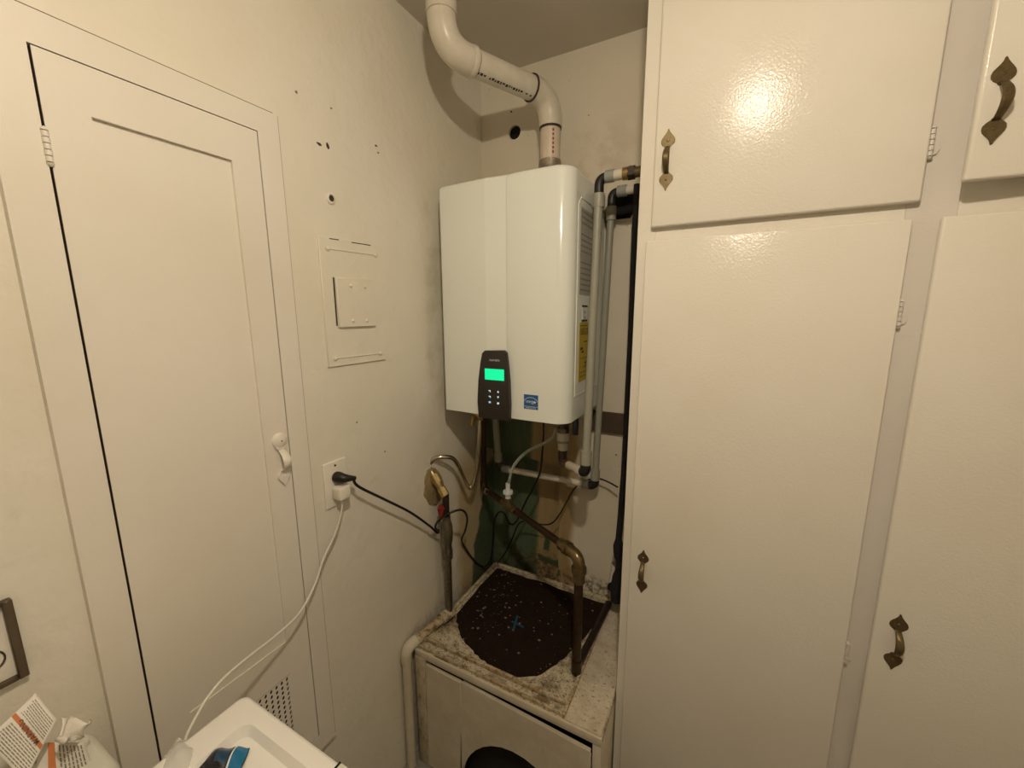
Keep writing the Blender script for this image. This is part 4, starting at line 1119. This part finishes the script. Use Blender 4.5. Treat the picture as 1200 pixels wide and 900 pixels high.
lb = atY(690, 470, YB-.012); lb2 = atY(690, 497, YB-.012)
m = MB(); m.box((-.44, YB-.016, -.425), (CX0-.002, YB-.001, -.350), .001, 1); tag(m.build('ledger_board', M['wood_and_gap_dark']), 'dark bare wood strip on the back wall behind the grey pipes', 'board')

# ------------------------------------------------------------------ washing machine, papers, bin in the foreground
ZM = -.62
mc = atZ(288, 810, ZM); mx0, my1 = mc.x, mc.y
wm = thing('washing_machine', 'white washing machine top with sunken lid in the foreground', 'washing machine', (mx0+.33, my1-.33, ZF))
xs_ = atZ(394, 898, ZM).x
MX1, MY0 = mx0+.66, my1-.68
g0 = atZ(290, 847, ZM-.004)
lx, ly = g0.x, g0.y
m = MB()
m.box((mx0+.004, MY0, ZF+.01), (MX1, my1-.004, ZM-.035), .004, 2); m.build('body', M['white_enamel'], wm)
# top panel with a sunken field
m = MB(); bm = m.bm
def rrect(x0, y0, x1, y1, r, z, n=5):
    out = []
    for sx_, sy_, a0, rr in ((x1, y1, 0, .0015), (x0, y1, 90, r), (x0, y0, 180, r), (x1, y0, 270, .0015)):
        cx_ = sx_-rr if sx_ == x1 else sx_+rr; cy2 = sy_-rr if sy_ == y1 else sy_+rr
        for i in range(n+1):
            a = math.radians(a0+90*i/n); out.append(bm.verts.new((cx_+rr*math.cos(a), cy2+rr*math.sin(a), z)))
    return out
xt1 = xs_-.001
lv = [rrect(mx0+.002, MY0, xt1, my1-.002, .012, ZM-.034), rrect(mx0, MY0-.002, xt1, my1, .014, ZM-.010), rrect(mx0+.003, MY0+.001, xt1, my1-.003, .013, ZM-.002), rrect(mx0+.008, MY0+.006, xt1-.001, my1-.008, .012, ZM),
      rrect(lx, MY0+.04, xt1-.01, ly, .018, ZM), rrect(lx+.007, MY0+.047, xt1-.012, ly-.007, .014, ZM-.013)]
for Aq, Bq in zip(lv, lv[1:]):
    n = len(Aq)
    for i in range(n): bm.faces.new((Aq[i], Aq[(i+1) % n], Bq[(i+1) % n], Bq[i]))
bm.faces.new(lv[-1])
m.build('top_panel', M['white_enamel'], wm, smooth=50)
m = MB(); m.box((xs_+.0012, MY0, ZM-.034), (MX1, my1-.0005, ZM-.0005), .002, 2); m.build('front_console', M['white_plastic'], wm)
m = MB(); m.box((xs_-.0012, MY0+.01, ZM-.03), (xs_+.0014, my1-.001, ZM-.0002)); m.build('panel_gap', M['void'], wm)

# white bin between machine and wall, with papers on it
b0 = atZ(112, 858, -.64)
bnx0, bnx1, bny1 = -.862, -.738, .168
m = MB()
ZB_ = -.64
prof_ = []
pr = [(.0, 0), (.0, .55), (.0, .86), (.002, .885), (.006, .896), (.014, .901)]
def rr2(x0, y0, x1, y1, r, z):
    out = []
    for cx_, cy2, a0 in ((x1-r, y1-r, 0), (x0+r, y1-r, 90), (x0+r, y0+r, 180), (x1-r, y0+r, 270)):
        for i in range(5):
            a = math.radians(a0+90*i/4); out.append(m.bm.verts.new((cx_+r*math.cos(a), cy2+r*math.sin(a), z)))
    return out
lv = [rr2(bnx0+i_, .02+i_, bnx1-i_, bny1-i_, .016, ZF+.002+h_) for i_, h_ in pr]
for Aq, Bq in zip(lv, lv[1:]):
    for i in range(20): m.bm.faces.new((Aq[i], Aq[(i+1) % 20], Bq[(i+1) % 20], Bq[i]))
m.bm.faces.new(lv[0][::-1]); m.bm.faces.new(lv[-1])
tag(m.build('plastic_bin', M['white_plastic'], smooth=50), 'white rounded plastic bin between machine and wall under the leaflets', 'bin')

def leaflet(name, corners, label, mat, bands, lines, curl=.004, text=None, group=None, depth=None, flip=False):
    """sheet through four 3-d corners (a b c d); print laid on it in (s,t) along ab / ad"""
    a, b, c, d = [Vector(p) for p in corners]
    nrm = (b-a).cross(d-a).normalized()
    if nrm.dot(-a) < 0: nrm = -nrm
    def P(s, t, off=0):
        p = a*(1-s)*(1-t)+b*s*(1-t)+c*s*t+d*(1-s)*t
        return p+nrm*(off+curl*math.sin(3.1*s+1.0)*math.cos(2.7*t+.3)+curl*.5*math.sin(7*t+2*s))
    root = thing(name, label, 'leaflet', (a+b+c+d)/4, group)
    m = MB(); m.grid(lambda s, t: P(s, t), 14, 14); o = m.build('sheet', mat, root)
    md = o.modifiers.new('thick', 'SOLIDIFY'); md.thickness = .0006
    for (s0_, s1_, t0_, t1_) in bands:
        m = MB(); m.grid(lambda s, t: P(s0_+(s1_-s0_)*s, t0_+(t1_-t0_)*t, .0009), 12, 3); m.build('orange_band', M['orange'], root)
    for (s0_, s1_, t0_, t1_) in lines:
        m = MB()
        s_ = s0_
        while s_ < s1_-.02:
            w_ = random.uniform(.04, .13); e_ = min(s1_, s_+w_)
            m.grid(lambda s, t: P(s_+(e_-s_)*s, t0_+(t1_-t0_)*t, .0009), 3, 1)
            s_ = e_+.018
        m.build('print_line', M['ink_grey'], root, smooth=0)
    if text:
        s_, t_, hgt, wid, body = text
        u = (P(s_+.05, t_)-P(s_-.05, t_)).normalized(); v = u.cross(nrm) * -1
        text_mesh(body, P(s_, t_, .0016), u, v, hgt, 'warning_lettering', M['ink'], root, width=wid)
    return root, P, nrm
# front leaflet: corners from lower right up the band direction
XA = -.800
la = [atX(51, 880, XA+.045), atX(40, 921, XA+.05), atX(-14, 866, XA), atX(40, 812, XA)]
la = [atX(67, 846, XA+.02), atX(36, 904, XA+.05), atX(-12, 858, XA+.03), atX(40, 812, XA)]
# s runs along the text (lower right -> upper left), t across lines
c_lr, c_ll, c_ul, c_ur = atX(67, 843, -.785), atX(28, 916, -.765), atX(-16, 868, -.795), atX(41, 812, -.815)
cor = [c_lr, c_ur, c_ul, c_ll]     # a->b along a text line, a->d down the page
lines = []
for i in range(8): lines.append((.06, .90-(.05 if i % 3 == 2 else 0), .06+i*.042, .06+i*.042+.016))
for i in range(9): lines.append((.05, .93-(.2 if i == 8 else 0), .57+i*.045, .57+i*.045+.018))
r1_, P1_, n1_ = leaflet('warning_leaflet', cor, 'creased white leaflet with orange WARNING band at bottom left', M['paper'], [(-.0+.01, .99, .43, .515)], lines, .004, (.46, .472, .0062, .040, 'WARNING'))
# small triangle mark in the band
m = MB(); m.bm.faces.new([m.bm.verts.new(P1_(s, t, .0016)) for s, t in ((.14, .45), (.22, .45), (.18, .505))][::1]); m.build('triangle_mark', M['ink'], r1_, smooth=0)
cor2 = [atX(104, 886, -.775), atX(62, 868, -.80), atX(30, 925, -.79), atX(95, 935, -.765)]
cor2 = [atX(99, 868, -.79), atX(118, 930, -.775), atX(40, 940, -.78), atX(45, 872, -.80)]
lines2 = [(.05, .92, .10+i*.075, .10+i*.075+.03) for i in range(7)]
leaflet('warning_leaflet', cor2, 'second printed leaflet half hidden under the front WARNING leaflet', M['paper_dim'], [(.0, .95, .66, .80)], lines2, .003)
# crumpled wrapper
m = MB(); w0 = [atX(64, 868, -.775), atX(72, 848, -.79), atX(103, 841, -.79), atX(97, 873, -.77)]
def wf(s, t):
    a, b, c, d = w0
    p = a*(1-s)*(1-t)+b*s*(1-t)*1+c*s*t+d*(1-s)*t
    return p+Vector((.010*math.sin(4*s+5*t)+.004*math.sin(11*t), .003*math.sin(9*s), .004*math.sin(8*s+3*t)))
m.grid(wf, 10, 10); o = m.build('paper_wrapper', M['paper']); o.modifiers.new('thick', 'SOLIDIFY').thickness = .0006
tag(o, 'small crumpled white wrapper beside the WARNING leaflet', 'wrapper')
# clear bag and blue packet on the machine
zb = ZM-.012
m = MB(); k0 = [atZ(176, 915, zb), atZ(210, 868, zb), atZ(238, 880, zb), atZ(222, 925, zb)]
def bf(s, t):
    a, b, c, d = k0
    p = a*(1-s)*(1-t)+b*s*(1-t)+c*s*t+d*(1-s)*t
    return p+Vector((0, 0, .003+.014*math.sin(3.1*s)*math.sin(3.1*t)+.0022*abs(math.sin(5*s+3.5*t))+.0018*abs(math.sin(6*t-4*s))))
m.grid(bf, 16, 16); o = m.build('plastic_bag', M['film']); o.modifiers.new('thick', 'SOLIDIFY').thickness = .0005
tag(o, 'crumpled clear plastic bag on the washing machine lid', 'bag')
k1 = [atZ(222, 905, zb), atZ(243, 880, zb), atZ(293, 878, zb), atZ(280, 912, zb)]
pk = thing('packet', 'glossy black and blue packet on the washing machine lid', 'packet', (k1[0]+k1[2])/2)
def pf(s, t, off=0):
    a, b, c, d = k1
    p = a*(1-s)*(1-t)+b*s*(1-t)+c*s*t+d*(1-s)*t
    return p+Vector((0, 0, .003+off+.010*math.sin(3.1*s)*math.sin(3.1*t)+.002*math.sin(14*t+4*s)))
m = MB(); m.grid(pf, 14, 14); o = m.build('pouch', M['packet_dark'], pk); o.modifiers.new('thick', 'SOLIDIFY').thickness = .0008
m = MB(); m.grid(lambda s, t: pf(s, .74+.25*t, .0012), 14, 5); m.build('blue_band', M['packet_blue'], pk)
m = MB(); m.grid(lambda s, t: pf(s, .70+.035*t, .0014), 14, 2); m.build('pale_stripe', M['sticker_white'], pk)
m = MB(); m.grid(lambda s, t: pf(.25+.74*s, .42+.25*t, .0012), 10, 5); m.build('blue_print', plain('packet_mid_blue', (.008, .045, .10), .3, 0, .6, 150), pk)

# ------------------------------------------------------------------ ceiling lamp over the viewer (gives the light)
lp = thing('ceiling_lamp', 'ceiling lamp with a small warm glass dome above the viewer', 'lamp', (LAMP_POS.x, LAMP_POS.y, LAMP_POS.z))
m = MB(); m.lathe([(0, 0), (.07, 0), (.07, .008), (.055, .018), (.03, .022), (.022, .03), (0, .03)], (LAMP_POS.x, LAMP_POS.y, ZC), (0, 0, -1), 24); m.build('canopy', M['plate'], lp)
m = MB(); m.lathe([(.033*math.sin(math.radians(d)), -.033*math.cos(math.radians(d))) for d in range(0, 91, 9)]+[(0, .0005)], LAMP_POS, (0, 0, 1), 28); m.build('glass_dome', M['bulb'], lp)
m = MB(); m.lathe([(0, .001), (.038, .001), (.038, .006), (.020, .018), (.012, .026), (.012, ZC-LAMP_POS.z-.025), (0, ZC-LAMP_POS.z-.025)], LAMP_POS, (0, 0, 1), 24); m.build('lamp_holder', M['plate'], lp)
